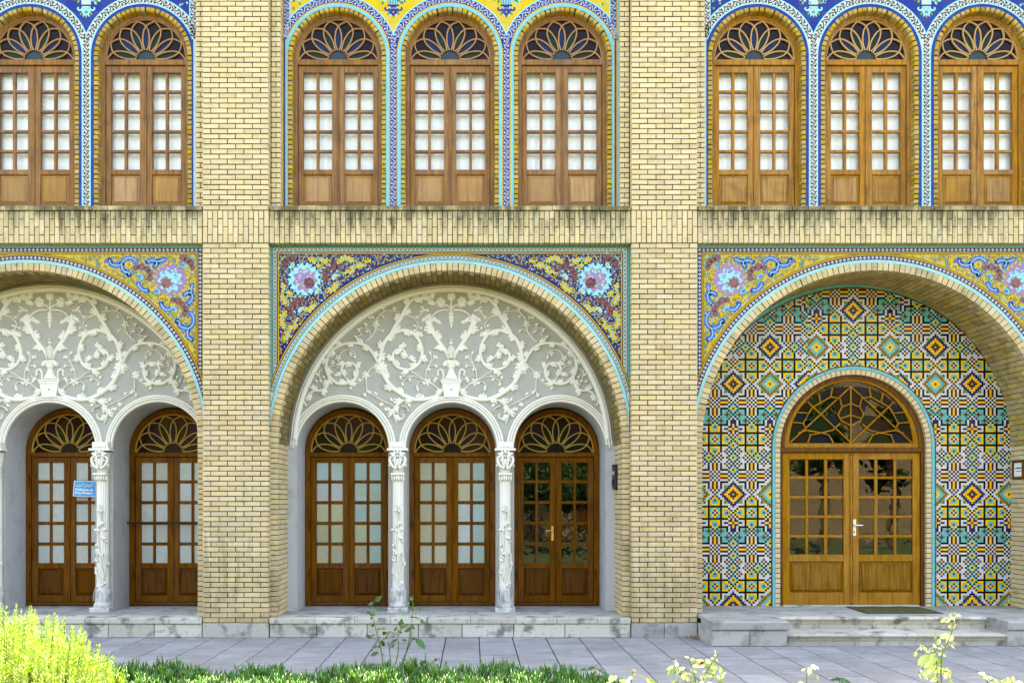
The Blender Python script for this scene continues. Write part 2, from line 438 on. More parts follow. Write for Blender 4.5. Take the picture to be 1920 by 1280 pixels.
# ------------------------------------------------------------------ pieces: bricks and their like
def brick_mesh(w, dep, h, mat, bev=.003):
    w, dep, h = round(w, 3), round(dep, 3), round(h, 3)
    def mk():
        b = MB(mat); b.box(-w / 2, w / 2, 0, dep, -h / 2, h / 2, mat, bev)
        return b.mesh('brick')
    return cached(('brick', w, dep, h, mat.name), mk)
def in_frame(x, y, z):
    f = S * (D + y) / D
    px = VX + x / f; py = VY - (z - ZC) / f
    return -25 < px < 1945 and -25 < py < 1300
def pieces(parent, name, specs, limit=300):
    """specs: (mesh, loc, roty, weight); the largest in view become objects of their own, the rest one joined part"""
    order = sorted(range(len(specs)), key=lambda i: -specs[i][3] if in_frame(*specs[i][4]) else 1)
    vis = [i for i in order if in_frame(*specs[i][4])]
    keep = vis[:limit]; ks = set(keep)
    for i in sorted(keep):
        me, loc, ry, w, c = specs[i]
        obj(name, me, parent, loc, ry)
    rest = [i for i in range(len(specs)) if i not in ks]
    if rest:
        mb = MB()
        for i in rest:
            me, loc, ry, w, c = specs[i]
            mt = me.materials[0]
            mb.add_mesh([v.co for v in me.vertices], [tuple(p.vertices) for p in me.polygons], Matrix.Translation(loc) @ Matrix.Rotation(ry, 4, 'Y'), mt)
        obj(name + '_mass', mb.mesh(), parent, kind='stuff')
def jit(a): return random.uniform(-a, a)

# ================================================================== SETTING
def structure(name, mb, kind='structure'):
    o = obj(name, mb.mesh(name)); o['kind'] = kind
    return o
g = MB(M['lawn']); g.face([(-300, -400, -.045), (300, -400, -.045), (300, 200, -.045), (-300, 200, -.045)])
structure('ground', g)
HB = 10.2                                     # height of the building
w = MB(M['interior'])
w.box(-14, 14, 2.6, 3.0, 0, HB - .3)
w.box(-14, 14, .62, 2.6, 5.15, 5.55)
structure('back_wall', w)
w = MB(M['roof']); w.box(-14.2, 14.2, -.12, 3.2, HB - .3, HB)
structure('roof', w)
w = MB(M['brick'])
w.box(-14, -8.35, 0, 2.6, 0, HB - .3); w.box(7.75, 14, 0, 2.6, 0, HB - .3)
structure('side_wall', w)
w = MB(M['brick']); w.box(-8.35, 7.75, .16, 2.6, 8.95, HB - .3)
structure('upper_wall', w)

# paving in front of the building
pv = MB(M['grout']); pv.face([(-14, -3.55, -.012), (14, -3.55, -.012), (14, .6, -.012), (-14, .6, -.012)])
pave = structure('pavement', pv)
PW, specs = .437, []
rp = random.Random(3)
for ci in range(-22, 24):
    x0 = ci * PW + .08
    y = -3.5 + rp.uniform(0, .5)
    y0 = -3.52
    while y0 < .3:
        y1 = min(y if y > y0 else y0 + rp.choice((.36, .42, .5, .58)), .3)
        me = brick_mesh(.43, .02, round(y1 - y0 - .007, 2), M['paver'], .003)
        def mk(l=round(y1 - y0 - .009, 3)):
            b = MB(M['paver']); h = .427 / 2; e = .004
            for sx0, sx1, sy0, sy1, z0, z1 in ((-h, h, 0, l, -.012, 0),):
                b.v += [(sx0 + e, sy0 + e, z1), (sx1 - e, sy0 + e, z1), (sx1 - e, sy1 - e, z1), (sx0 + e, sy1 - e, z1), (sx0, sy0, z0), (sx1, sy0, z0), (sx1, sy1, z0), (sx0, sy1, z0)]
            for f in ((0, 1, 2, 3), (4, 5, 1, 0), (5, 6, 2, 1), (6, 7, 3, 2), (7, 4, 0, 3)):
                b.f.append(f); b.m.append(0); b.smooth.append(False)
            return b.mesh('paving_slab')
        me = cached(('pav', round(y1 - y0 - .009, 3)), mk)
        specs.append((me, (x0 + PW / 2, y0, rp.uniform(-.0015, .0015)), 0, -abs(x0) - abs(y0), (x0 + PW / 2, (y0 + y1) / 2, 0)))
        y0 = y1; y = -99
pieces(pave, 'paving_slab', specs, 300)

# ------------------------------------------------------------------ brick piers, lower storey
CH = .0668
def courses(specs, x0, x1, z0, z1, d, dep, mat, phase=0, bl=.2165):
    n = int(round((z1 - z0) / CH)); ch = (z1 - z0) / n
    for i in range(n):
        z = z0 + (i + .5) * ch
        xs = []
        nb = max(1, round((x1 - x0) / bl)); L = (x1 - x0) / nb
        if (i + phase) % 2 == 0: xs = [x0 + L * k for k in range(nb + 1)]
        else: xs = [x0] + [x0 + L * (k + .5) for k in range(nb)] + [x1]
        for a, b in zip(xs, xs[1:]):
            me = brick_mesh(b - a - .0095 - random.choice((0, 0, .001, .002)), dep, ch - .0105 - random.choice((0, 0, .001)), mat)
            specs.append((me, ((a + b) / 2 + jit(.0015), d + jit(.003), z + jit(.001)), jit(.004), b - a, ((a + b) / 2, d, z)))
def soldier(specs, x0, x1, d, mat, ztop, zbot, dep=.12):
    n = int(round((x1 - x0) / .0672)); wd = (x1 - x0) / n; H = ztop - zbot
    for i in range(n):
        x = x0 + (i + .5) * wd
        zs = [0, .5, 1] if i % 2 == 0 else [0, .255, .745, 1]
        for a, b in zip(zs, zs[1:]):
            me = brick_mesh(wd - .009, dep, (b - a) * H - .009, mat)
            z = ztop - (a + b) / 2 * H
            specs.append((me, (x + jit(.0012), d + jit(.003), z + jit(.001)), jit(.004), b - a, (x, d, z)))

PIERS = [(379.5, 504), (1183.5, 1308)]
pl = ['lower cream brick pier between the welcome sign bay and the middle plaster bay',
      'lower cream brick pier between the middle plaster bay and the mosaic entrance']
pu = ['upper brick pier between the white-tiled pair of windows and the yellow-tiled windows',
      'upper brick pier between the yellow-tiled windows and the three windows over the entrance']
for k, (a, b) in enumerate(PIERS):
    x0, x1 = ex(a), ex(b)
    t = thing('brick_pier', pl[k], 'pier', ((x0 + x1) / 2, .4, 0), 'lower brick piers')
    zb = ez(1167)
    mm = MB(M['mortar']); mm.box(x0 + .016, x1 - .016, .010, 1.2, 0, ez(456))
    obj('mortar', mm.mesh('mortar'), t)
    sp = []
    courses(sp, x0, x1, zb, ez(456), 0, .125, M['brick_low'], k)
    pieces(t, 'brick', sp, 300)
    ws = (0, .5, 1) if k else (0, 1)
    for u, v in zip(ws, ws[1:]):
        bb = MB(M['stone'] if k else M['stone_pale']); bb.box(x0 + (x1 - x0) * u + .003, x0 + (x1 - x0) * v - .003, -.004, .2, 0, zb - .004, None, .006)
        obj('base_stone', bb.mesh('base_stone'), t)
    # upper storey
    t = thing('brick_pier', pu[k], 'pier', ((x0 + x1) / 2, .4, ez(394)), 'upper brick piers')
    zt = 8.95
    mm = MB(M['mortar']); mm.box(x0 + .016, x1 - .016, .010, .9, ez(456) + .002, zt)
    mm.box(x0 - .116, x1 + .116, .138, .9, ez(394), zt)
    obj('mortar', mm.mesh('mortar'), t)
    sp = []
    soldier(sp, x0, x1, 0, M['brick'], ez(394.5), ez(455.5))
    courses(sp, x0, x1, ez(394), ez(394) + CH * 49, 0, .13, M['brick'], k)
    n0 = len(sp)
    courses(sp, x0 - .131, x0 - .001, ez(394), ez(394) + CH * 49, .127, .12, M['brick'], 0, .2)
    courses(sp, x1 + .001, x1 + .131, ez(394), ez(394) + CH * 49, .127, .12, M['brick'], 0, .2)
    sp = [s for i, s in enumerate(sp) if not (i >= n0 and s[3] < .1)] + [s for i, s in enumerate(sp) if i >= n0 and s[3] < .1]
    pieces(t, 'brick', sp, 300)

# ------------------------------------------------------------------ brick friezes between the storeys
BAYS = [(-1, 'left'), (0, 'middle'), (1, 'right')]
fl = ['weathered soldier-course brick band under the white-and-black tiled windows, left of both piers',
      'weathered soldier-course brick band under the three yellow-tiled windows, between the two piers',
      'weathered soldier-course brick band above the arch of the mosaic entrance']
for k, _ in BAYS:
    dx = k * PERIOD
    x0, x1 = ex(504.5) + dx, ex(1183) + dx
    t = thing('brick_frieze', fl[k + 1], 'brick band', ((x0 + x1) / 2, .1, ez(456)), 'brick bands between the storeys')
    mm = MB(M['mortar']); mm.box(x0, x1, .016, .62, ez(455), ez(389))
    obj('mortar', mm.mesh('mortar'), t)
    sp = []
    soldier(sp, x0, x1, .005, M['brick_band'], ez(395), ez(455.8))
    n = 23; L = (x1 - x0) / n
    for i in range(n):
        def mk():
            b = MB(M['brick_band']); h = .056; wd = L - .008; y1 = .36
            b.v += [(-wd / 2, 0, 0), (wd / 2, 0, 0), (wd / 2, -.004, h - .012), (-wd / 2, -.004, h - .012), (wd / 2, .012, h), (-wd / 2, .012, h), (wd / 2, y1, h + .012), (-wd / 2, y1, h + .012), (-wd / 2, y1, 0), (wd / 2, y1, 0)]
            for f in ((0, 1, 2, 3), (3, 2, 4, 5), (5, 4, 6, 7), (0, 3, 5, 7, 8), (1, 9, 6, 4, 2), (0, 8, 9, 1)):
                b.f.append(f); b.m.append(0); b.smooth.append(False)
            return b.mesh('ledge_brick')
        x = x0 + (i + .5) * L
        sp.append((cached('ledge', mk), (x, -.012 + jit(.005), ez(394.2) + jit(.002)), jit(.004), 1, (x, 0, ez(390))))
    pieces(t, 'brick', sp, 300)

# ------------------------------------------------------------------ great brick arches of the lower storey
DA = .115                                     # plane of arch face and glazed spandrels
ACX, ACY, ARI, ARO = 843.7, 830.0, 323.3, 337.5
FA = F(DA)
AX, AZ = pt(ACX, ACY, DA)
RI, RO = ARI * FA, ARO * FA
al = ['brick arch framing the plaster bay with the welcome sign',
      'brick arch framing the whole middle plaster bay with three doors',
      'deep brick arch framing the mosaic tiled entrance']
DEPTH = [.83, .83, .93]
TERR = [ez(1158), ez(1158), ez(1151)]
for k, _ in BAYS:
    dx = k * PERIOD
    cx = AX + dx; zt = TERR[k + 1]; DB = DEPTH[k + 1]
    t = thing('brick_arch', al[k + 1], 'arch', (cx, .4, zt), 'great brick arches')
    def ring(r, n=72): return [(cx + r * cos(pi * i / n), AZ + r * sin(pi * i / n)) for i in range(n + 1)]
    mm = MB(M['mortar'])
    outer = [(cx + RO + .01, zt)] + ring(RO + .01) + [(cx - RO - .01, zt)]
    inner = [(cx - RI - .007, zt)] + ring(RI + .007)[::-1] + [(cx + RI + .007, zt)]
    mm.prism(outer + inner, DA + .012, DB + .6)
    sp2 = [(cx + RO + .004, AZ)] + ring(RO + .004) + [(cx - RO - .004, AZ), (cx - RO - .012, AZ), (cx - RO - .012, ez(457.5)), (cx + RO + .012, ez(457.5)), (cx + RO + .012, AZ)]
    mm.prism(sp2, DA + .02, .8)
    obj('mortar', mm.mesh('mortar'), t)
    sp = []
    NV = 99; da = pi / NV
    def vmesh(L, key):
        def mk():
            b = MB(M['brick_worn'] if key == 'f' else M['brick_damp_shade'] if key == 'sr' else M['brick_deep_shade'])
            ha = da / 2 - .0042 / RI; e = .003
            def row(y, r0, r1, h): return [((r) * sin(a), y, (r) * cos(a)) for r, a in ((r0, -h), (r0, h), (r1, h), (r1, -h))]
            b.v += row(0, RI + e, RO - e, ha - e / RI) + row(e, RI, RO, ha) + row(L, RI, RO, ha)
            for i in range(4):
                j = (i + 1) % 4
                for f in ((4 + i, 4 + j, j, i), (8 + i, 8 + j, 4 + j, 4 + i)):
                    b.f.append(f); b.m.append(0); b.smooth.append(False)
            b.f.append((0, 1, 2, 3)); b.m.append(0); b.smooth.append(False)
            return b.mesh('voussoir')
        return cached(('v', round(L, 3), key), mk)
    for i in range(NV):
        th = (i - (NV - 1) / 2) * da
        y = DA; j = 0
        Ls = [.212 if i % 2 else .105]
        while y < DB - .01:
            L = min(.212 if (j or i % 2) else .105, DB + .02 - y)
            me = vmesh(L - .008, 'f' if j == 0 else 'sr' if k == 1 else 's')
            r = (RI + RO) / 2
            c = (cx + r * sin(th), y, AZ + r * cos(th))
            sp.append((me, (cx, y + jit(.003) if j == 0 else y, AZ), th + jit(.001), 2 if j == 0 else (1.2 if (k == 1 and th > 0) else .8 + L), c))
            y += L; j += 1
    nc = int(round((AZ - zt) / CH)); ch = (AZ - zt) / nc
    for i in range(nc):
        z = zt + (i + .5) * ch
        for sgn in (-1, 1):
            y = DA; j = 0
            while y < DB - .01:
                L = min(.212 if (j or i % 2) else .105, DB + .02 - y)
                me = brick_mesh(RO - RI, L - .008, ch - .0095, M['brick_worn'] if j == 0 else M['brick'])
                x = cx + sgn * (RI + RO) / 2
                sp.append((me, (x, y + (jit(.003) if j == 0 else 0), z), 0, 1.8 if j == 0 else (.5 if (sgn < 0) == (k > 0) else .9 + L), (x, y, z)))
                y += L; j += 1
    pieces(t, 'brick', sp, 300)

# ================================================================== GLAZED TILE SPANDRELS (lower storey)
def Z6(p): return (500 + p[0] / 6.736, 450 + p[1] / 6.736)      # traced on an enlargement
SCROLLS = [[(540, 235), (600, 262), (650, 270), (720, 255), (780, 285)], [(650, 270), (662, 312), (682, 352)],
           [(905, 285), (950, 238), (1020, 226), (1080, 268), (1120, 315), (1190, 318), (1238, 292), (1248, 240)], [(1238, 290), (1300, 262)],
           [(1095, 290), (1092, 350), (1060, 400), (1010, 412), (1000, 450)],
           [(198, 555), (222, 640), (205, 700), (215, 760), (262, 812)], [(220, 672), (270, 664), (312, 702)],
           [(238, 908), (195, 960), (190, 1040), (230, 1100), (300, 1112), (360, 1080), (372, 1030), (410, 1022)],
           [(240, 1105), (270, 1160), (252, 1230), (198, 1262)],
           [(470, 872), (540, 882), (588, 830), (602, 790)], [(892, 535), (872, 590), (822, 632), (758, 632)]]
ROSES = [(205, 345, 30), (225, 290, 34), (268, 252, 34), (325, 222, 38), (740, 480, 36), (738, 410, 34), (775, 365, 34), (845, 335, 40), (915, 345, 32),
         (300, 925, 34), (285, 870, 32), (325, 815, 36), (385, 765, 40), (450, 755, 30), (535, 540, 56)]
PAL_BLUE = dict(ground='t_navy2', ring='t_sky', inner='t_lilac', rose='t_rose', rose2='t_maroon', scroll='t_lemon', line='t_cyan', leafa='t_sky', leafb='t_olive', dot='t_white', fl='t_yellow',
                band='t_white', bfl='t_teal', bdot='t_yellow', bedge='t_maroon', rule='t_yellow', edge='t_black')
PAL_GOLD = dict(ground='t_lemon', ring='t_lilac', inner='t_sky', rose='t_rose2', rose2='t_rose', scroll='t_mid', line='t_sky', leafa='t_cyan', leafb='t_olive', dot='t_rose', fl='t_maroon',
                band='t_navy2', bfl='t_white', bdot='t_navy2', bedge='t_navy2', rule='t_yellow', edge='t_black')
M['t_navy2'] = glaze('deep_blue_glaze', (.012, .020, .15))
YT = DA + .002          # glazed tile face
def spandrel(key, pal):
    P = {k: M[v] for k, v in pal.items()}
    res = {}
    mx = lambda x: 2 * ACX - x
    class Pair:
        def __init__(q): q.l, q.r = MB(), MB()
    parts = []
    def both(mb, fn, pts, *a):
        if isinstance(mb, Pair): fn(mb.l, pts, *a); fn(mb.r, [(mx(x), y) for x, y in pts], *a)
        else: fn(mb, pts, *a); fn(mb, [(mx(x), y) for x, y in pts], *a)
    def done(name, pr): parts.extend([(name, pr.l.mesh(name)), (name, pr.r.mesh(name))])
    L = [YT - .0009 * i for i in range(8)]
    # ground tiles on a square grid, cut along the arch
    gt = []
    ts = 23.1
    for i in range(-15, 15):
        for j in range(14):
            x0, y0 = ACX + i * ts, 461.5 + j * ts
            q = [(x0 + .2, y0 + .2), (x0 + ts - .2, y0 + .2), (x0 + ts - .2, y0 + ts - .2), (x0 + .2, y0 + ts - .2)]
            cxx, cyy = x0 + ts / 2, y0 + ts / 2
            ux, uy = cxx - ACX, cyy - ACY
            l = hypot(ux, uy)
            ux /= l; uy /= l
            q = clip_half(q, ux, uy, ux * ACX + uy * ACY + ARO + 2)
            q = clip_half(q, 1, 0, 507.5) if q else q
            q = clip_half(q, -1, 0, -1180) if q else q
            if len(q) > 2 and cyy < ACY:
                b = MB(P['ground']); b.prism([pt(x, y, DA) for x, y in q], YT, DA + .02, P['ground']); gt.append(b.mesh('tile'))
    res['tile'] = gt
    # straight and curved borders
    b = MB()
    def rect(mb, x0, y0, x1, y1, d, m): mb.ppoly([(x0, y0), (x1, y0), (x1, y1), (x0, y1)], d, m)
    xl, xr, yt, yb = 506.5, mx(506.5), 459.5, 812
    def frame(o0, o1, d, m):
        rect(b, xl + o0, yt + o0, xr - o0, yt + o1, d, m)
        yb2 = lambda o: ACY - sqrt(max(0, (ARO + 5) ** 2 - (ACX - xl - o) ** 2))
        rect(b, xl + o0, yt + o1, xl + o1, yb2(o0) if ACX - xl - o0 < ARO + 5 else 790, d, m)
        rect(b, xr - o1, yt + o1, xr - o0, yb2(o0) if ACX - xl - o0 < ARO + 5 else 790, d, m)
    def ringband(r0, r1, d, m, n=90):
        # only where it stays inside the frame
        for i in range(n):
            a0, a1 = 180 * i / n, 180 * (i + 1) / n
            q = [(ACX + r * cos(radians(a)), ACY - r * sin(radians(a))) for r, a in ((r0, a0), (r1, a0), (r1, a1), (r0, a1))]
            q = clip_half(q, 1, 0, xl + 1); q = clip_half(q, -1, 0, -(xr - 1)) if q else q
            if len(q) > 2 and min(y for x, y in q) < ACY - 8: b.ppoly(q, d, m)
    frame(0, 4.4, L[1], M['t_teal'] if key == 'blue' else M['t_cyan'])
    frame(4.4, 13.6, L[1], P['edge'] if key == 'blue' else M['t_yellow'])
    frame(5.2, 12.6, L[2], P['band'])
    frame(13.6, 17.4, L[1], P['edge']); frame(14.4, 16.4, L[2], P['rule'])
    ringband(ARO, ARO + 5, L[3], M['t_sky'])
    ringband(ARO + 5, ARO + 14, L[3], P['edge'] if key == 'blue' else M['t_yellow']); ringband(ARO + 6, ARO + 13.2, L[4], P['band'])
    ringband(ARO + 14, ARO + 17.6, L[3], P['edge']); ringband(ARO + 14.8, ARO + 16.6, L[4], P['rule'])
    def bead(x, y, a, l):
        r = 3.3
        if key == 'blue':
            b.ppoly(disc(x, y, 2.9, 8, a0=a), l + .0004, P['edge']); b.ppoly(disc(x, y, 2.3, 8, a0=a), l, P['bfl']); b.ppoly(disc(x, y, 1.2, 4, a0=a), l - .0008, P['bdot'])
            for s in (-1, 1):
                b.ppoly(disc(x + cos(a) * 3.8 - s * sin(a) * 3.1, y + sin(a) * 3.8 + s * cos(a) * 3.1, 1.1, 4, a0=a), l - .0008, P['bedge'])
        else:
            b.ppoly(disc(x, y, 3.0, 4, a0=a), l, P['bfl']); b.ppoly(disc(x, y, .9, 4, a0=a), l - .0008, P['bdot'])
    n = int((xr - xl - 18) / 7.6)
    for i in range(n + 1): bead(xl + 9 + (xr - xl - 18) * i / n, yt + 9, 0, L[3])
    for i in range(1, 44):
        y = yt + 9 + 7.6 * i
        for x in (xl + 9, xr - 9):
            if hypot(x - ACX, y - ACY) > ARO + 12: bead(x, y, pi / 2, L[3])
    n = int(pi * (ARO + 9.6) / 7.6)
    for i in range(n + 1):
        a = pi * i / n
        x, y = ACX + (ARO + 9.6) * cos(a), ACY - (ARO + 9.6) * sin(a)
        if xl + 4 < x < xr - 4 and y < ACY - 12: bead(x, y, -a + pi / 2, L[5])
    res['border'] = b.mesh('border')
    # scrollwork
    for sc in SCROLLS:
        b = Pair()
        path = spline([Z6(p) for p in sc], 5)
        both(b, stroke, path, [3, 6.6, 7.6, 6.4, 4], L[3], P['scroll'])
        both(b, stroke, path[1:-1], 1.7, L[5], P['line'])
        N = normals(path)
        for i in range(2, len(path), 3):
            s = 1 if (i // 3) % 2 else -1
            x, y = path[i][0] + N[i][0] * s * 3.0, path[i][1] + N[i][1] * s * 3.0
            for q in (disc(x, y, 3.1, 8), disc(path[i][0] - N[i][0] * s * 3, path[i][1] - N[i][1] * s * 3, 2.4, 7)):
                both(b, lambda mb, p, *a: mb.ppoly(p, *a), q, L[4], P['scroll'])
        for e in (path[0], path[-1]):
            both(b, lambda mb, p, *a: mb.ppoly(p, *a), disc(e[0], e[1], 3.2, 9), L[4], P['scroll'])
        done('scroll', b)
    # medallion
    b = Pair()
    pp = lambda mb, p, *a: mb.ppoly(p, *a)
    cx, cy = Z6((478, 495))
    R = 28
    both(b, pp, [(cx + (R + 2.4 * sin(13 * t)) * cos(t), cy + (R + 2.4 * sin(13 * t)) * sin(t)) for t in [2 * pi * i / 104 for i in range(104)]], L[3], P['ring'])
    both(b, pp, [(cx + (21 + 3 * sin(9 * t + 1)) * cos(t) + 1, cy + (21 + 3 * sin(9 * t + 1)) * sin(t) + 1) for t in [2 * pi * i / 80 for i in range(80)]], L[4], P['inner'])
    rr = random.Random(5)
    for i in range(15):
        a = 2 * pi * i / 15 + rr.uniform(-.1, .1); q = rr.uniform(9, 17)
        both(b, pp, disc(cx + q * cos(a), cy + q * sin(a), rr.uniform(1.8, 3.2), 8), L[5], P['ring'])
        both(b, pp, leafpoly(cx + (q + 3) * cos(a), cy + (q + 3) * sin(a), a + 1.3, 5, 2.4), L[6], P['fl'] if key == 'blue' else M['t_lilac'])
    for i in range(22):
        a = 2 * pi * i / 22
        both(b, pp, disc(cx + 29 * cos(a), cy + 29 * sin(a), 2.4, 7), L[4] + .0002, P['ring'])
    done('medallion', b)
    # roses and cups
    b = Pair()
    for i, (x, y, r) in enumerate(ROSES):
        if i in (4, 9, 14): done('rose_cluster', b); b = Pair()
        x, y = Z6((x, y)); r *= 1.22 / 6.736
        both(b, pp, [(x + r * (1 + .13 * sin(7 * t)) * cos(t), y + r * (1 + .13 * sin(7 * t)) * sin(t)) for t in [2 * pi * k / 28 for k in range(28)]], L[6], P['rose'])
        for q in range(7):
            a = q * 2.4 + i; w_ = .25 + .09 * q
            both(b, stroke, arc(x, y, r * w_, a * 57, a * 57 + 130, 4), .75, L[7], P['rose2'] if q % 2 else M['t_rose2'] if key == 'blue' else P['rose2'])
        for q in range(3):
            a = atan2(cy - y, cx - x) + (q - 1) * .7 + (pi if i < 4 else 0)
            both(b, pp, leafpoly(x + r * .8 * cos(a), y + r * .8 * sin(a), a, 6.2, 3.4), L[5], P['leafb'] if q % 2 else P['leafa'])
    done('rose', b)
    for x, y, a in ((860, 470, -.6), (432, 888, -.5), (645, 655, -.5), (315, 315, 2.4)):
        x, y = Z6((x, y)); b = Pair()
        ca, sa = cos(a), sin(a)
        fan = [(x + ca * u - sa * v, y + sa * u + ca * v) for u, v in ((-6, 3), (-6, -2), (-3, -5), (2, -6), (7, -4), (8, 2), (3, 1), (0, 3))]
        both(b, pp, fan, L[5], P['leafa'])
        both(b, pp, [(x + (p[0] - x) * .5 + 1.5, y + (p[1] - y) * .5 - 1) for p in fan], L[6], P['scroll'])
        both(b, stroke, [(x + ca * u - sa * v, y + sa * u + ca * v) for u, v in ((-6, 4), (-7, -2), (-3, -6), (2, -7))], 1.4, L[6], P['rose'])
        done('flower_cup', b)
    res['parts'] = parts
    # filler sprigs
    b = MB()
    rr = random.Random(11)
    big = [(cx, cy, 32)] + [(*Z6((x, y)), r / 6.736 + 1) for x, y, r in ROSES]
    pts = []
    for sc in SCROLLS: pts += [(x, y, 4.4) for x, y in spline([Z6(p) for p in sc], 3)]
    big += pts
    tries = 0; placed = []
    while tries < 14000 and len(placed) < 900:
        tries += 1
        x, y = rr.uniform(524, 835), rr.uniform(478, 760)
        if hypot(x - ACX, y - ACY) < ARO + 21: continue
        if any(hypot(x - a, y - c) < r for a, c, r in big): continue
        if any(hypot(x - a, y - c) < 2.5 for a, c in placed): continue
        placed.append((x, y))
        t = rr.random(); a = rr.uniform(0, 2 * pi)
        if t < .16:
            for q in range(5): both(b, pp, leafpoly(x, y, a + q * 1.257, 3.3, 1.9), L[2], P['rose'] if key == 'blue' else P['fl'])
            both(b, pp, disc(x, y, 1.5, 6), L[3], P['fl'] if key == 'blue' else P['leafa'])
        elif t < .5: both(b, pp, leafpoly(x, y, a, rr.uniform(3, 5.5), rr.uniform(1.5, 2.6)), L[2], P['leafa'] if rr.random() < .62 else P['leafb'])
        elif t < .78: both(b, stroke, arc(x, y, rr.uniform(1.5, 2.8), a * 57, a * 57 + 200, 5), [.5, .95, .5], L[1], P['dot'] if key == 'blue' else M['t_black'] if rr.random() < .4 else P['dot'])
        else: both(b, pp, leafpoly(x, y, a, 3.2, 2.2), L[2], P['rose'] if rr.random() < .6 else P['leafb'])
    res['flower_sprigs'] = b.mesh('flower_sprigs')
    return res
sl = ['yellow-ground floral tile spandrel with lilac medallion beside the first pier',
      'dark blue floral tile spandrel with two pale cyan medallions over the middle arch',
      'yellow-ground floral tile spandrel with lilac medallions over the mosaic entrance']
for k, _ in BAYS:
    key = 'blue' if k == 0 else 'gold'
    R_ = cached(('sp', key), lambda: spandrel(key, PAL_BLUE if k == 0 else PAL_GOLD))
    t = thing('tile_spandrel', sl[k + 1], 'tile panel', (AX + k * PERIOD, DA, AZ), 'floral tile spandrels of the lower storey')
    for me in R_['tile']: obj('tile', me, t, (k * PERIOD, 0, 0))
    for n_, me in R_['parts']: obj(n_, me, t, (k * PERIOD, 0, 0))
    for n_ in ('border', 'flower_sprigs'): obj(n_, R_[n_], t, (k * PERIOD, 0, 0), kind='stuff')

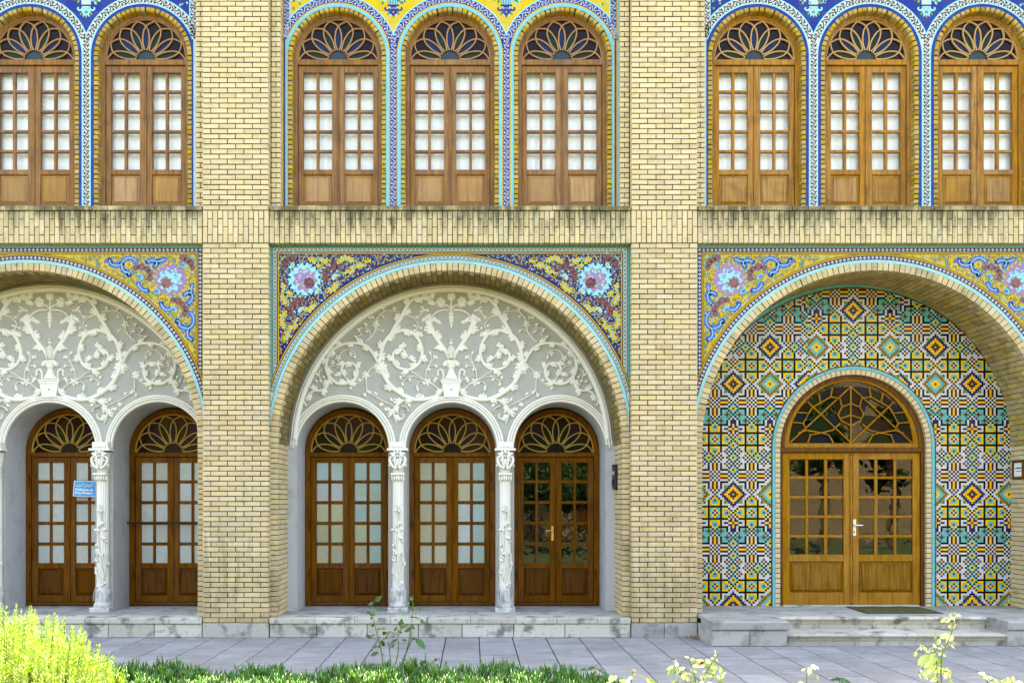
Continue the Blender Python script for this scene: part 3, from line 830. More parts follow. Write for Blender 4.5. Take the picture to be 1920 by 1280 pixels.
# ================================================================== UPPER STOREY: tiled wall, brick window surrounds
DT, DW = .25, .39                             # tile plane, window plane
WSP = 1.513                                   # window spacing
FT = F(DT)
UX = -.311                                    # centre of the middle upper bay
WCY = 105.0                                   # spring line of the surrounds at DT
def upx(x): return VX + x / FT                # world x -> photo pixel at DT
UC = upx(UX); USP = WSP / FT
PAL_UY = dict(ground='t_lemon', vine='t_white', band='t_blue', e1='t_cyan', e2='t_yellow', e3='t_sky', lines=('t_cyan', 't_yellow', 't_blue', 't_yellow', 't_cyan'), vase='t_blue', vase2='t_sky', leaf='t_green', fl='t_lilac')
PAL_UB = dict(ground='t_blue', vine='t_black', band='t_white', e1='t_blue', e2='t_sky', e3='t_sky', lines=('t_blue', 't_sky', 't_white', 't_sky', 't_blue'), vase='t_sky', vase2='t_white', leaf='t_olive', fl='t_rose')
def upper_panel(key, pal):
    P = {k: (M[v] if isinstance(v, str) else v) for k, v in pal.items()}
    res = {}
    wx = [UC - USP, UC, UC + USP]
    xl, xr = UC - 317.5, UC + 317.5
    L = [DT - .0009 * i for i in range(8)]
    top = -95
    # wall with openings
    b = MB(M['mortar_grey'])
    edges = [xl - 4, UC - USP / 2, UC + USP / 2, xr + 4]
    for i, c in enumerate(wx):
        for s in (-1, 1):
            e = edges[i] if s < 0 else edges[i + 1]
            q = [(e, 400), (e, top), (c, top), (c, WCY - 92)] + [(c + s * 92 * sin(radians(a)), WCY - 92 * cos(radians(a))) for a in range(6, 91, 6)] + [(c + s * 92, 400)]
            b.prism([pt(x, y, DT) for x, y in q], DT + .004, .62, M['mortar_grey'])
    res['wall'] = b.mesh('wall')
    # ground tiles above the arches
    gt = []
    ts = 22.4
    for i in range(-15, 15):
        for j in range(7):
            x0, y0 = UC + i * ts, 65 - (j + 1) * ts
            q = [(x0 + .15, y0 + .15), (x0 + ts - .15, y0 + .15), (x0 + ts - .15, y0 + ts - .15), (x0 + .15, y0 + ts - .15)]
            c = min(wx, key=lambda w_: abs(w_ - x0 - ts / 2))
            ux, uy = x0 + ts / 2 - c, y0 + ts / 2 - WCY; l = hypot(ux, uy); ux /= l; uy /= l
            q = clip_half(q, ux, uy, ux * c + uy * WCY + 110)
            q = clip_half(q, 1, 0, xl) if len(q) > 2 else []
            q = clip_half(q, -1, 0, -xr) if len(q) > 2 else []
            if len(q) > 2:
                m_ = MB(P['ground']); m_.prism([pt(x, y, DT) for x, y in q], DT, DT + .02, P['ground']); gt.append(m_.mesh('tile'))
    res['tile'] = gt
    b = MB()
    mids = [xl, UC - USP / 2, UC + USP / 2, xr]
    def legs(i, r0, r1, d, m, ytop=WCY):
        c = wx[i]
        for s in (-1, 1):
            lim = abs(mids[i if s < 0 else i + 1] - c)
            a, e = r0, min(r1, lim)
            if e - a < .2: continue
            yy = 388
            while yy > ytop:                 # glazed pieces about 22 px tall with a hair joint
                y2 = max(ytop, yy - 22.4)
                b.ppoly([(c + s * a, yy - .2), (c + s * e, yy - .2), (c + s * e, y2), (c + s * a, y2)], d, m)
                yy = y2
    def arch(i, r0, r1, d, m, n=60):
        c = wx[i]
        for k in range(n):
            a0, a1 = 180 * k / n, 180 * (k + 1) / n
            q = [(c + r * cos(radians(a)), WCY - r * sin(radians(a))) for r, a in ((r0, a0), (r1, a0), (r1, a1), (r0, a1))]
            q = clip_half(q, 1, 0, mids[i]); q = clip_half(q, -1, 0, -mids[i + 1]) if len(q) > 2 else []
            if len(q) > 2: b.ppoly(q, d, m)
    for i in range(3):
        inner = [(92, 97.3, P['e1'] if key == 'y' else P['e1']), (97.3, 99.8, P['e2'])]
        for r0, r1, m in inner: legs(i, r0, r1, L[1], m); arch(i, r0, r1, L[1], m)
        legs(i, 99.8, 106, L[1], P['band']); arch(i, 99.8, 112, L[1], P['band'])
        arch(i, 112, 114.2, L[1], P['e3'])
    # outer edge strips
    for x0, s in ((xl, 1), (xr, -1)):
        xs = [0, 3.4, 5.4, 8.6, 10.6, 13.2]
        for a, e, m in zip(xs, xs[1:], P['lines']):
            for jj in range(14):
                y0 = 388 - jj * 22.4
                b.ppoly([(x0 + s * a, y0 - .2), (x0 + s * e, y0 - .2), (x0 + s * e, y0 - 22.4), (x0 + s * a, y0 - 22.4)], L[3], M[m])
        b.ppoly([(x0, 76), (x0 + s * 3.4, 76), (x0 + s * 3.4, top), (x0, top)], L[3], P['e1'])
        b.ppoly([(x0 + s * 3.4, 76), (x0 + s * 5.2, 76), (x0 + s * 5.2, top), (x0 + s * 3.4, top)], L[3], P['e2'])
        b.ppoly([(x0 + s * 5.2, 76), (x0 + s * 16.5, 42), (x0 + s * 16.5, top), (x0 + s * 5.2, top)], L[2], P['band'])
        b.ppoly([(x0 + s * 16.5, 42), (x0 + s * 18.6, 38), (x0 + s * 18.6, top), (x0 + s * 16.5, top)], L[2], P['e3'])
    res['border'] = b.mesh('border')
    # vines
    b = MB()
    vk = 1.0 if key == 'y' else 1.5
    def vine(path, ph=0):
        N = normals(path)
        ln = [0]
        for p, q in zip(path, path[1:]): ln.append(ln[-1] + hypot(q[0] - p[0], q[1] - p[1]))
        P_ = []
        for (x, y), (nx, ny), s in zip(path, N, ln):
            o = 3.4 * sin(2 * pi * s / 19 + ph)
            P_.append((x + nx * o, y + ny * o))
        stroke(b, P_, 1.1 * vk, L[3], P['vine'])
        s = 4.75
        k = 0
        while s < ln[-1] - 4:
            i = min(range(len(ln)), key=lambda q: abs(ln[q] - s))
            (x, y), (nx, ny) = path[i], N[i]
            tx, ty = -ny, nx
            tx, ty = ny, -nx
            sg = -1 if sin(2 * pi * s / 19 + ph) > 0 else 1
            o = sg * 2.0
            cx_, cy_ = x + nx * o, y + ny * o
            a = atan2(-ny * sg, -nx * sg) * 57.3
            stroke(b, [(cx_ + 2.5 * cos(radians(a + u)) * (1 - u / 480), cy_ + 2.5 * sin(radians(a + u)) * (1 - u / 480)) for u in range(0, 290, 40)], [1.05 * vk, .95 * vk, .7 * vk], L[4], P['vine'])
            b.ppoly(leafpoly(cx_, cy_, radians(a + 150), 3.9, 2.5 * vk), L[5], P['vine'])
            b.ppoly(disc(x - nx * sg * 4.6 + tx * 3, y - ny * sg * 4.6 + ty * 3, 1.0 * vk, 6), L[5], P['vine'])
            b.ppoly(disc(x + nx * sg * 4.8 + tx * 4, y + ny * sg * 4.8 + ty * 4, .9 * vk, 6), L[5], P['vine'])
            s += 9.5; k += 1
    for m_ in mids[1:3]:
        vine([(m_, 386 - 1.0 * i) for i in range(322)])
    for c in wx:
        vine(arc(c, WCY, 106, 17, 163, 270))
    for x0 in (xl + 11, xr - 11): vine([(x0, 70 - 1.2 * i) for i in range(130)])
    res['vine_ornament'] = b.mesh('vine_ornament')
    # vase pendants between the arches
    rr = random.Random(2); vases = []
    for m_ in mids[1:3]:
        b = MB(); vases.append(b)
        def r4(x0, y0, x1, y1, d, mm): b.ppoly([(m_ + x0, y0), (m_ + x1, y0), (m_ + x1, y1), (m_ + x0, y1)], d, mm)
        r4(-9, -60, 9, 9, L[3], P['vase2'])
        for q in range(-8, 9, 3): r4(q - .6, -60, q + .6, 9, L[4], P['vase'])
        r4(-11, 9, 11, 12, L[4], M['t_maroon'])
        r4(-7, 12, 7, 17, L[4], P['vase'])
        r4(-7, 15, 7, 16.2, L[5], M['t_yellow'])
        for s in (-1, 1):
            stroke(b, spline([(m_ + s * 6, 16), (m_ + s * 11, 20), (m_ + s * 16, 17), (m_ + s * 14, 14)], 4), [4, 3.4, 2.4], L[4], P['vase'])
            b.ppoly(leafpoly(m_ + s * 8, 12, pi / 2 + s * .5, 7, 3.5), L[5], M['t_sky'])
            for q in range(5):
                b.ppoly(leafpoly(m_ + s * (10 + 3 * q), -2 + rr.uniform(-5, 9), rr.uniform(0, 6.28), 8, 5), L[4], P['leaf'] if q % 2 else M['t_sky'])
        b.ppoly([(m_ - 8, 16.8), (m_ + 8, 16.8), (m_ + 8, 24), (m_, 31), (m_ - 8, 24)], L[4] - .0001, P['vase'])
        b.ppoly(disc(m_, 23, 3.0, 8), L[5], M['t_rose']); b.ppoly(disc(m_, 23, 1.1, 6), L[6], M['t_white'])
        for q in range(5): b.ppoly(leafpoly(m_ + (q - 2) * 3.4, 27 + abs(q - 2) * -2, pi / 2 - (q - 2) * .35, 8, 3.6), L[3], P['leaf'] if q % 2 == 0 else M['t_sky'])
    b = MB()
    for x0, s in ((xl + 19, 1), (xr - 19, -1)):
        for m_ in mids[1:3]:
            for q in range(12): b.ppoly(disc(m_ + s * rr.uniform(14, 50), -20 + rr.uniform(-40, 14), rr.uniform(1.5, 3.2), 7), L[5], P['fl'] if q % 2 else P['leaf'])
        for q in range(10): b.ppoly(leafpoly(x0 + s * rr.uniform(3, 22), rr.uniform(-30, 14), rr.uniform(0, 6.28), 6, 4), L[4], P['leaf'] if q % 2 else M['t_sky'])
    res['corner_leaves'] = b.mesh('corner_leaves'); res['vases'] = [v_.mesh('vase_motif') for v_ in vases]
    return res
ul = ['cobalt blue tile wall with black-on-white vine bands around the windows at the photo\'s left',
      'yellow tile wall with white-on-blue vine bands around the middle upper windows',
      'cobalt blue tile wall with black-on-white vine bands above the mosaic entrance']
wl = [['round-arched ochre brick surround of the window outside the left photo edge', 'round-arched ochre brick surround of the window cut by the left photo edge', 'round-arched ochre brick surround of the window just left of the first pier'],
      ['round-arched brick surround of the left of the three yellow-tiled windows', 'round-arched brick surround of the middle yellow-tiled window', 'round-arched brick surround of the right of the three yellow-tiled windows'],
      ['round-arched brick surround of the window just right of the second pier', 'round-arched brick surround of the middle window above the entrance', 'round-arched brick surround of the window at the top right corner']]
for k, _ in BAYS:
    key = 'y' if k == 0 else 'b'
    R_ = cached(('up', key), lambda: upper_panel(key, PAL_UY if k == 0 else PAL_UB))
    t = thing('tile_wall', ul[k + 1], 'tile wall', (UX + k * PERIOD, DT, ez(388)), 'tiled walls of the upper storey')
    obj('wall', R_['wall'], t, (k * PERIOD, 0, 0))
    for me in R_['tile']: obj('tile', me, t, (k * PERIOD, 0, 0))
    for n_ in ('border', 'vine_ornament', 'corner_leaves'): obj(n_, R_[n_], t, (k * PERIOD, 0, 0), kind='stuff')
    for me in R_['vases']: obj('vase_motif', me, t, (k * PERIOD, 0, 0))
    # brick surrounds
    r0, r1 = 83.6 * FT, 92.4 * FT
    zc = pt(0, WCY, DT)[1]
    for i in (-1, 0, 1):
        cx = UX + k * PERIOD + i * WSP
        t = thing('brick_surround', wl[k + 1][i + 1], 'brick surround', (cx, DT, ez(388)), 'brick window surrounds')
        mm = MB(M['mortar'])
        oo = [(cx + r1 * cos(pi * q / 40), zc + r1 * sin(pi * q / 40)) for q in range(41)]
        ii = [(cx + (r0 + .006) * cos(pi * q / 40), zc + (r0 + .006) * sin(pi * q / 40)) for q in range(41)][::-1]
        mm.prism([(cx + r1, ez(392))] + oo + [(cx - r1, ez(392)), (cx - r0 - .006, ez(392))] + ii + [(cx + r0 + .006, ez(392))], DT + .006, .5)
        obj('mortar', mm.mesh('mortar'), t)
        sp = []
        nv = 29; da = pi / nv
        def mkv():
            b = MB(M['brick_gold']); ha = da / 2 - .004 / r0; e = .008
            def row(y, a, c, h): return [((r) * sin(q), y, (r) * cos(q)) for r, q in ((a, -h), (a, h), (c, h), (c, -h))]
            b.v += row(-.004, r0 + e * 1.6, r1 - e, ha - e * .5 / r0) + row(.012, r0, r1, ha) + row(.14, r0, r1, ha)
            for q in range(4):
                j = (q + 1) % 4
                for f in ((4 + q, 4 + j, j, q), (8 + q, 8 + j, 4 + j, 4 + q)): b.f.append(f); b.m.append(0); b.smooth.append(False)
            b.f.append((0, 1, 2, 3)); b.m.append(0); b.smooth.append(False)
            return b.mesh('brick')
        for q in range(nv):
            th = (q - (nv - 1) / 2) * da + jit(.01)
            sp.append((cached('wv', mkv), (cx, DT + jit(.005), zc), th, 1, (cx + r0 * sin(th), DT, zc + r0 * cos(th))))
        nj = int(round((zc - ez(389)) / .0662)); hj = (zc - ez(389)) / nj
        for q in range(nj):
            for s in (-1, 1):
                me = brick_mesh(r1 - r0 - .002, .14, hj - .010, M['brick_gold'], .007)
                sp.append((me, (cx + s * (r0 + r1) / 2 + jit(.002), DT + jit(.005), ez(389) + (q + .5) * hj), jit(.02), 1, (cx + s * r0, DT, ez(389) + q * hj)))
        pieces(t, 'brick', sp, 300)

# ================================================================== MOSAIC ENTRANCE WALL
DM = .93
MCX, MCY, MR = 1599.8, 837.0, 303.0
DRX, DRY, DRR = 1600.0, 839.0, 152.5          # door opening with its ring, outer radius
tp = 3.825
KX = 'WBMYTNGR'
def node_C(a, l):
    if l <= 2: return {(0, 0): 'B', (0, 1): 'W', (0, 2): 'M', (1, 1): 'B', (1, 2): 'W', (2, 2): 'B'}[(a, l)]
    if a == 3 and l <= 6: return 'B'
    if a <= 2 and l <= 6: return 'YMW'[a]
    if l == 7 and a <= 2: return 'MWB'[a]
    if l == 8 and a <= 1: return 'WB'[a]
    if l == 9 and a == 0: return 'B'
    return None
def node_S(a, l):
    if l <= 2: return {(0, 0): 'W', (0, 1): 'N', (1, 1): 'Y', (0, 2): 'Y'}.get((a, l), 'T')
    if l == 3 or (a == 3 and l <= 6): return 'B'
    if a <= 2 and l <= 6: return {4: 'YYY', 5: 'TTY', 6: 'MTY'}[l][a]
    if l == 7 and a <= 2: return 'TYB'[a]
    if l == 8 and a <= 1: return 'YB'[a]
    if l == 9 and a == 0: return 'B'
    return None
def box_D(x, y, alt):
    x, y = abs(x), abs(y); l = x + y
    pal = 'MYTR' if alt else 'TMYN'
    if l == 0: return pal[0]
    if l <= 2: return pal[1]
    if l <= 4: return pal[2]
    if l <= 6: return pal[3]
    if 3 <= x <= 4 and 3 <= y <= 4: return 'G' if l == 7 else ('M' if alt else 'R')
    return 'W'
def box_W(x, y, alt):
    if alt: x, y = y, x
    x, y = abs(x), abs(y)
    for fx, fy in ((3, 3), (6, 0)):
        l = abs(x - fx) + abs(y - fy)
        if l <= 1: return 'YN'[l]
    yy = y - 6 * round(y / 6.0)
    l = x + abs(yy)
    if l <= 3: return 'MYTB'[l]
    return 'W'
def box_T(x, y, up):
    x = abs(x)
    if not up: y = -y
    q = y + 4
    if y <= -1:
        if x == 0 and abs(q) <= 2: return 'M' if q == 0 else 'Y'
        if q == 0: return 'Y' if x <= 2 else 'N' if x <= 4 else 'W'
        if abs(q) == 1: return 'N' if x <= 2 else 'W'
        if abs(q) == 2: return 'N' if x == 1 else ('W' if x == 2 or q < 0 else 'B')
    if q == -3: return 'N' if x == 0 else 'W'
    if q < -3: return 'W'
    if y <= 0: 
        if x <= 3: return 'NNWB'[x]
    if y == 1 and x <= 2: return 'NWB'[x]
    if y == 2 and x <= 1: return 'WB'[x]
    for fx, fy in ((3, 3), (6, 0)):
        l = abs(x - fx) + abs(y - fy)
        if l <= 1: return 'NR'[l]
    l = x + abs(y - 6)
    if l <= 3: return 'MYTB'[l]
    if x <= 2: return 'B' if (x + y) % 2 else 'T'
    return 'T'
def mosaic_cell(ix, iy, centre):
    bx = round((ix - 9) / 18) * 18 + 9; by = round((iy - 9) / 18) * 18 + 9
    dx, dy = abs(ix - bx), abs(iy - by)
    a, l = min(dx, dy), max(dx, dy)
    j = by // 9
    isC = (j + 1) % 4 == 0
    if centre: isC = j == -11
    c = node_C(a, l) if isC else node_S(a, l)
    if c: return c
    ax = round(ix / 18); ay = round(iy / 18)
    x, y = ix - ax * 18, iy - ay * 18
    kind = 'DTW'[ay % 3]
    alt = ax % 2 == 1
    if centre:
        kind = {-6: 'D', -5: 'D', -4: 'W', -3: 'D'}.get(ay, 'D')
        if ax % 2: kind = {-5: 'T', -4: 'D'}.get(ay, kind)
        return box_D(x, y, alt) if kind == 'D' else box_W(x, y, False) if kind == 'W' else box_T(x, y, False)
    if kind == 'D': return box_D(x, y, alt)
    if kind == 'W':
        if ay == -4: return box_D(x, y, False) if alt else box_W(x, y, True)
        return box_W(x, y, alt)
    jb = ay * 2 - 1
    return box_T(x, y, not ((jb + 1) % 4 == 0))
mk = {q: 'm_' + q for q in 'WBMYTNGR'}
mw = thing('mosaic_wall', 'geometric mosaic tile wall of yellow, turquoise, navy and white around the wide entrance door', 'mosaic wall', (pt(MCX, 0, DM)[0], DM, TERR[2]))
tm = MB(*[M[v] for v in mk.values()])
rr = random.Random(9)
zfloor = 1136
for iy in range(-105, 60):
    for ix in range(-90, 90):
        for side in (0, 1, 2):
            ox = (1374.9, MCX, 1822.9)[side]
            x = ox + ix * tp; y = 926.2 + iy * tp
            bound = 86.2
            if side == 0 and x > MCX - bound: continue
            if side == 2 and x < MCX + bound: continue
            if side == 1 and (abs(x - MCX) > bound): continue
            if y > zfloor or hypot(x - MCX, min(0, y - MCY)) > MR - 7: continue
            if hypot(x - DRX, min(0, y - DRY)) < DRR + 1: continue
            c = mosaic_cell(ix if side != 2 else -ix, iy, side == 1)
            h = tp / 2 - .06
            X, Z = pt(x, y, DM); h *= F(DM)
            dd = rr.uniform(-.0012, .0012); tx, tz = rr.uniform(-.0008, .0008), rr.uniform(-.0008, .0008)
            if y > 1122 and rr.random() < .06: continue
            b0 = len(tm.v)
            tm.v += [(X - h, DM + dd - tx - tz, Z - h), (X + h, DM + dd + tx - tz, Z - h), (X + h, DM + dd + tx + tz, Z + h), (X - h, DM + dd - tx + tz, Z + h),
                     (X - h, DM + .006, Z - h), (X + h, DM + .006, Z - h), (X + h, DM + .006, Z + h), (X - h, DM + .006, Z + h)]
            k_ = list(mk).index(c)
            for f in ((0, 1, 2, 3), (4, 5, 1, 0), (5, 6, 2, 1), (6, 7, 3, 2), (7, 4, 0, 3)):
                tm.f.append(tuple(b0 + q for q in f)); tm.m.append(k_); tm.smooth.append(False)
obj('mosaic_tiles', tm.mesh('mosaic_tiles'), mw, kind='stuff')
b = MB(M['mortar_grey'])
for s in (-1, 1):
    arc_o = [(MCX + s * (MR + 3) * sin(radians(a)), MCY - (MR + 3) * cos(radians(a))) for a in range(0, 91, 3)]
    arc_i = [(DRX + s * (DRR - 8) * sin(radians(a)), DRY - (DRR - 8) * cos(radians(a))) for a in range(0, 91, 3)]
    q = arc_o + [(MCX + s * (MR + 3), 1141), (DRX + s * (DRR - 8), 1141)] + arc_i[::-1]
    b.prism([pt(x, y, DM) for x, y in q], DM + .004, 1.35)
obj('wall', b.mesh('wall'), mw)
def banded(cx, cy, r0, r1, d, t, m, ybot, seg=22.0, name='edging_tile'):
    """a band of glazed pieces round an arch and down its sides"""
    n = max(6, int(pi * r1 / seg))
    for i in range(n):
        a0, a1 = 180 * i / n + .12, 180 * (i + 1) / n - .12
        bb = MB(m); bb.pprism(arc(cx, cy, r1, a0, a1, 4) + arc(cx, cy, r0, a1, a0, 4), d, t, m); obj(name, bb.mesh(name), mw)
    nn = int((ybot - cy) / seg) + 1
    for s in (-1, 1):
        for i in range(nn):
            y0, y1 = cy + (ybot - cy) * i / nn + .2, cy + (ybot - cy) * (i + 1) / nn - .2
            xa, xb = cx + s * r0, cx + s * r1
            bb = MB(m); bb.pprism([(xa, y0), (xb, y0), (xb, y1), (xa, y1)], d, t, m); obj(name, bb.mesh(name), mw)
banded(MCX, MCY, MR - 4.6, MR + .8, DM + .004, .010, M['t_cyan'], 1138)
banded(MCX, MCY, MR - 7.2, MR - 4.7, DM + .004, .008, M['t_brown'], 1138, 44, 'brown_edging')
banded(DRX, DRY, DRR - 5.5, DRR - .6, DM + .004, .012, M['t_cyan'], 1138)
banded(DRX, DRY, DRR - .5, DRR + 1.8, DM + .004, .010, M['t_brown'], 1138, 44, 'brown_edging')
# ring of small bricks round the door
t = thing('brick_surround', 'ring of small cream bricks around the wide entrance door', 'brick surround', (pt(DRX, 0, DM)[0], DM, TERR[2]))
fm = F(DM); r0, r1 = (DRR - 15.5) * fm, (DRR - 6) * fm
cx, zc = pt(DRX, DRY, DM)
mm = MB(M['mortar'])
oo = [(cx + r1 * cos(pi * q / 40), zc + r1 * sin(pi * q / 40)) for q in range(41)]
ii = [(cx + (r0 + .005) * cos(pi * q / 40), zc + (r0 + .005) * sin(pi * q / 40)) for q in range(41)][::-1]
zb = pt(0, 1140, DM)[1]
mm.prism([(cx + r1, zb)] + oo + [(cx - r1, zb), (cx - r0 - .005, zb)] + ii + [(cx + r0 + .005, zb)], DM + .003, 1.2)
obj('mortar', mm.mesh('mortar'), t)
nv = 47; da = pi / nv
def mkv2():
    b = MB(M['brick']); ha = da / 2 - .004 / r0; e = .004
    def row(y, a, c, h): return [((r) * sin(q), y, (r) * cos(q)) for r, q in ((a, -h), (a, h), (c, h), (c, -h))]
    b.v += row(-.006, r0 + e, r1 - e, ha - e / r0) + row(-.002, r0, r1, ha) + row(.14, r0, r1, ha)
    for q in range(4):
        j = (q + 1) % 4
        for f in ((4 + q, 4 + j, j, q), (8 + q, 8 + j, 4 + j, 4 + q)): b.f.append(f); b.m.append(0); b.smooth.append(False)
    b.f.append((0, 1, 2, 3)); b.m.append(0); b.smooth.append(False)
    return b.mesh('brick')
vm = mkv2()
for q in range(nv): obj('brick', vm, t, (cx, DM + jit(.002), zc), (q - (nv - 1) / 2) * da)
nj = int(round((zc - zb) / .0715)); hj = (zc - zb) / nj
for q in range(nj):
    for s in (-1, 1):
        obj('brick', brick_mesh(r1 - r0 - .002, .14, hj - .009, M['brick'], .004), t, (cx + s * (r0 + r1) / 2, DM - .006 + jit(.002), zb + (q + .5) * hj))

# ================================================================== PLASTER BAYS
DP, DD = .83, 1.47                            # plaster plane, door plane
PCX = VX + BAYX / F(DP); PCY, PR = 836.1, 305.3
OPEN = [(PCX - 203.5, 85.5), (PCX, 84.5), (PCX + 203.5, 85.5)]
OSY = 840.0
FLOOR_P = 1146
def Z5(p): return (560 + p[0] / 4.924, 540 + p[1] / 4.924)
def plaster_parts():
    res = {}
    b = MB(M['plaster'], M['plaster_side'])
    xs = set()
    for i in range(61): xs.add(PCX + (PR + 2) * cos(pi * i / 60))
    for c, r in OPEN:
        for i in range(33): xs.add(c + r * cos(pi * i / 32))
    xs = sorted(xs)
    def top(x): return PCY - sqrt(max(0, (PR + 2) ** 2 - (x - PCX) ** 2))
    def bot(x, side):
        for c, r in OPEN:
            if abs(x - c) < r - 1e-6 or (abs(abs(x - c) - r) < 1e-6 and ((x < c) == (side > 0))):
                return OSY - sqrt(max(0, r * r - (x - c) ** 2))
        return FLOOR_P
    for a, e in zip(xs, xs[1:]):
        if e - a < 1e-5: continue
        b.ppoly([(a, top(a)), (e, top(e)), (e, bot(e, -1)), (a, bot(a, 1))], DP, M['plaster'])
    for c, r in OPEN:                           # reveals of the three openings
        path = [(c - r, FLOOR_P)] + arc(c, OSY, r, 180, 0, 32) + [(c + r, FLOOR_P)]
        rows = []
        for x, y in path:
            q = pt(x, y, DP); rows.append([(q[0], DP, q[1]), (q[0], DD + .15, q[1])])
        b.grid(rows, M['plaster_side'], sm=False)
    res['wall'] = b.mesh('wall')
    # flat side strips with a little cap
    caps = []
    for s in (-1, 1):
        b = MB(M['plaster_side'])
        x0, x1 = PCX + s * (PR + 1), PCX + s * 289
        b.pprism([(x0, 838), (x1, 838), (x1, FLOOR_P), (x0, FLOOR_P)], DP, .018)
        b.pprism([(x0, 834.5), (x1 - s * 1.2, 834.5), (x1 - s * 1.2, 838), (x0, 838)], DP, .032)
        caps.append(b.mesh('side_strip'))
    res['side_strip'] = caps
    # mouldings
    b = MB(M['relief'])
    for r, w_, h in ((PR - 11.4, 11, .055), (PR - 6.0, 2.4, .05)):
        relief(b, arc(PCX, PCY, r, 177.5, 2.5, 90), w_, DP, h, M['relief'])
    res['outer'] = b.mesh('arch_moulding')
    ml = []
    for i, (c, r) in enumerate(OPEN):
        b = MB(M['relief'])
        a0, a1 = (170, 0) if i == 0 else (180, 10) if i == 2 else (180, 0)
        for o, w_, h in ((3.0, 5, .03), (7.6, 4.4, .04), (12.2, 5, .03)):
            relief(b, arc(c, OSY, r + o, 180, 0, 40), w_, DP, h, M['relief'])
        ml.append(b.mesh('opening_moulding'))
    res['ml'] = ml
    # ---- stucco scrollwork; left half traced, right half mirrored
    mirror = lambda pts: [(2 * PCX - x, y) for x, y in pts]
    SH = 848 - PCX
    def T(pts): return [(x - SH, y) for x, y in (Z5(p) for p in pts)]
    groups = []
    rr = random.Random(4)
    def acanthus(mbs, path, w0, every, size, start=2):
        N = normals(path)
        i = start; s = 1
        while i < len(path) - 2:
            x, y = path[i]; nx, ny = N[i]; tx, ty = ny, -nx
            for kk, (aa, ln) in enumerate(((.30, 1.1), (.75, .95), (1.3, .6))):
                ca, sa = cos(aa), sin(aa)
                dx_, dy_ = -tx * ca + nx * s * sa, -ty * ca + ny * s * sa
                dx_, dy_ = (tx * ca + nx * s * sa), (ty * ca + ny * s * sa)
                px_, py_ = -dy_ * s, dx_ * s
                l = size * ln * rr.uniform(.85, 1.15)
                st = (x + nx * s * w0 * .2, y + ny * s * w0 * .2)
                pts = [st, (st[0] + dx_ * l * .5, st[1] + dy_ * l * .5), (st[0] + dx_ * l * .95 + nx * s * l * .12, st[1] + dy_ * l * .95 + ny * s * l * .12), (st[0] + dx_ * l * .8 + nx * s * l * .38, st[1] + dy_ * l * .8 + ny * s * l * .38)]
                for mb, f in mbs: relief(mb, spline(f(pts), 3), [size * .34, size * .52, size * .44, size * .22], DP, .038)
            s = -s; i += every
    def two(): return [(MB(M['relief']), lambda p: p), (MB(M['relief']), mirror)]
    def fin(name, mbs): groups.extend((name, mb.mesh(name)) for mb, _ in mbs)
    def stem(mbs, pts, w_, h=.045, groove=True, n=6):
        path = spline(T(pts), n)
        for mb, f in mbs: relief(mb, f(path), w_, DP, h, groove=groove)
        return path
    def sprig(mbs, pts, w_=1.5, ends=True):
        path = spline(T(pts), 5)
        for mb, f in mbs: relief(mb, f(path), w_ * 1.15, DP, .022)
        return path
    def bud(mbs, p, r=3.2, ang=0.0):
        x, y = T([p])[0]
        for mb, f in mbs:
            q = f([(x, y)])[0]
            blob(mb, q[0], q[1], r * 1.1, r * .68, DP, .03, ang=ang if f([(0, 0)])[0][0] == 0 else pi - ang)
    def flower(mbs, p, r, n=6):
        x, y = T([p])[0]
        for mb, f in mbs:
            q = f([(x, y)])[0]
            for i in range(n):
                a = 2 * pi * i / n + .3
                blob(mb, q[0] + r * .55 * cos(a), q[1] + r * .55 * sin(a), r * .52, r * .3, DP, .02, ang=a, n=8)
            blob(mb, q[0], q[1], r * .28, r * .28, DP, .03, n=8)
    m2 = two()
    p = stem(m2, [(1345, 900), (1330, 955), (1275, 1000), (1180, 1025), (1085, 1028), (1000, 1000), (925, 955), (858, 900), (810, 830), (772, 750), (758, 680), (772, 590), (800, 505), (852, 440), (925, 402), (1000, 392), (1078, 428), (1130, 505), (1150, 590), (1128, 680), (1070, 738), (990, 752), (912, 722), (880, 665), (884, 605), (922, 568), (972, 572), (1003, 615), (1030, 655)],
             [4, 7, 8, 9, 8, 7, 8, 7, 7, 6, 6, 5.5, 5, 4.5, 3])
    acanthus(m2, p, 7, 7, 11.5, 5)
    fin('scroll_stem', m2)
    m2 = two()
    p = stem(m2, [(850, 442), (900, 352), (950, 280), (990, 200), (1042, 122), (1112, 86), (1180, 104), (1230, 106), (1256, 80)], [6, 8, 7.5, 6.5, 5, 4, 3])
    acanthus(m2, p, 7, 6, 12, 3); bud(m2, (1252, 84), 2.6)
    fin('scroll_branch', m2)
    m2 = two()
    p = stem(m2, [(742, 690), (702, 612), (650, 552), (590, 518), (520, 510), (430, 517), (350, 552), (292, 612), (263, 690), (264, 760), (302, 832), (372, 880), (452, 880), (522, 848), (550, 782), (538, 722), (490, 692), (432, 702), (402, 750), (408, 790), (380, 810)],
             [6, 6.5, 6, 6, 5.5, 5.5, 6, 6.5, 6, 5.5, 5, 4.5, 3])
    acanthus(m2, p, 6, 7, 10, 4)
    fin('scroll_branch', m2)
    m2 = two()
    p = stem(m2, [(265, 770), (288, 832), (270, 905), (220, 945), (150, 950), (100, 985), (66, 1040), (72, 1085)], [4, 5, 5.5, 5, 4, 3, 2.4])
    acanthus(m2, p, 5, 7, 10.5, 8); bud(m2, (74, 1080), 2.4)
    fin('scroll_tail', m2)
    m2 = two()
    p = stem(m2, [(985, 1030), (930, 1070), (890, 1120), (893, 1180), (918, 1250)], [5, 6, 5.5, 4.5, 2.5])
    acanthus(m2, p, 5, 5, 11, 3)
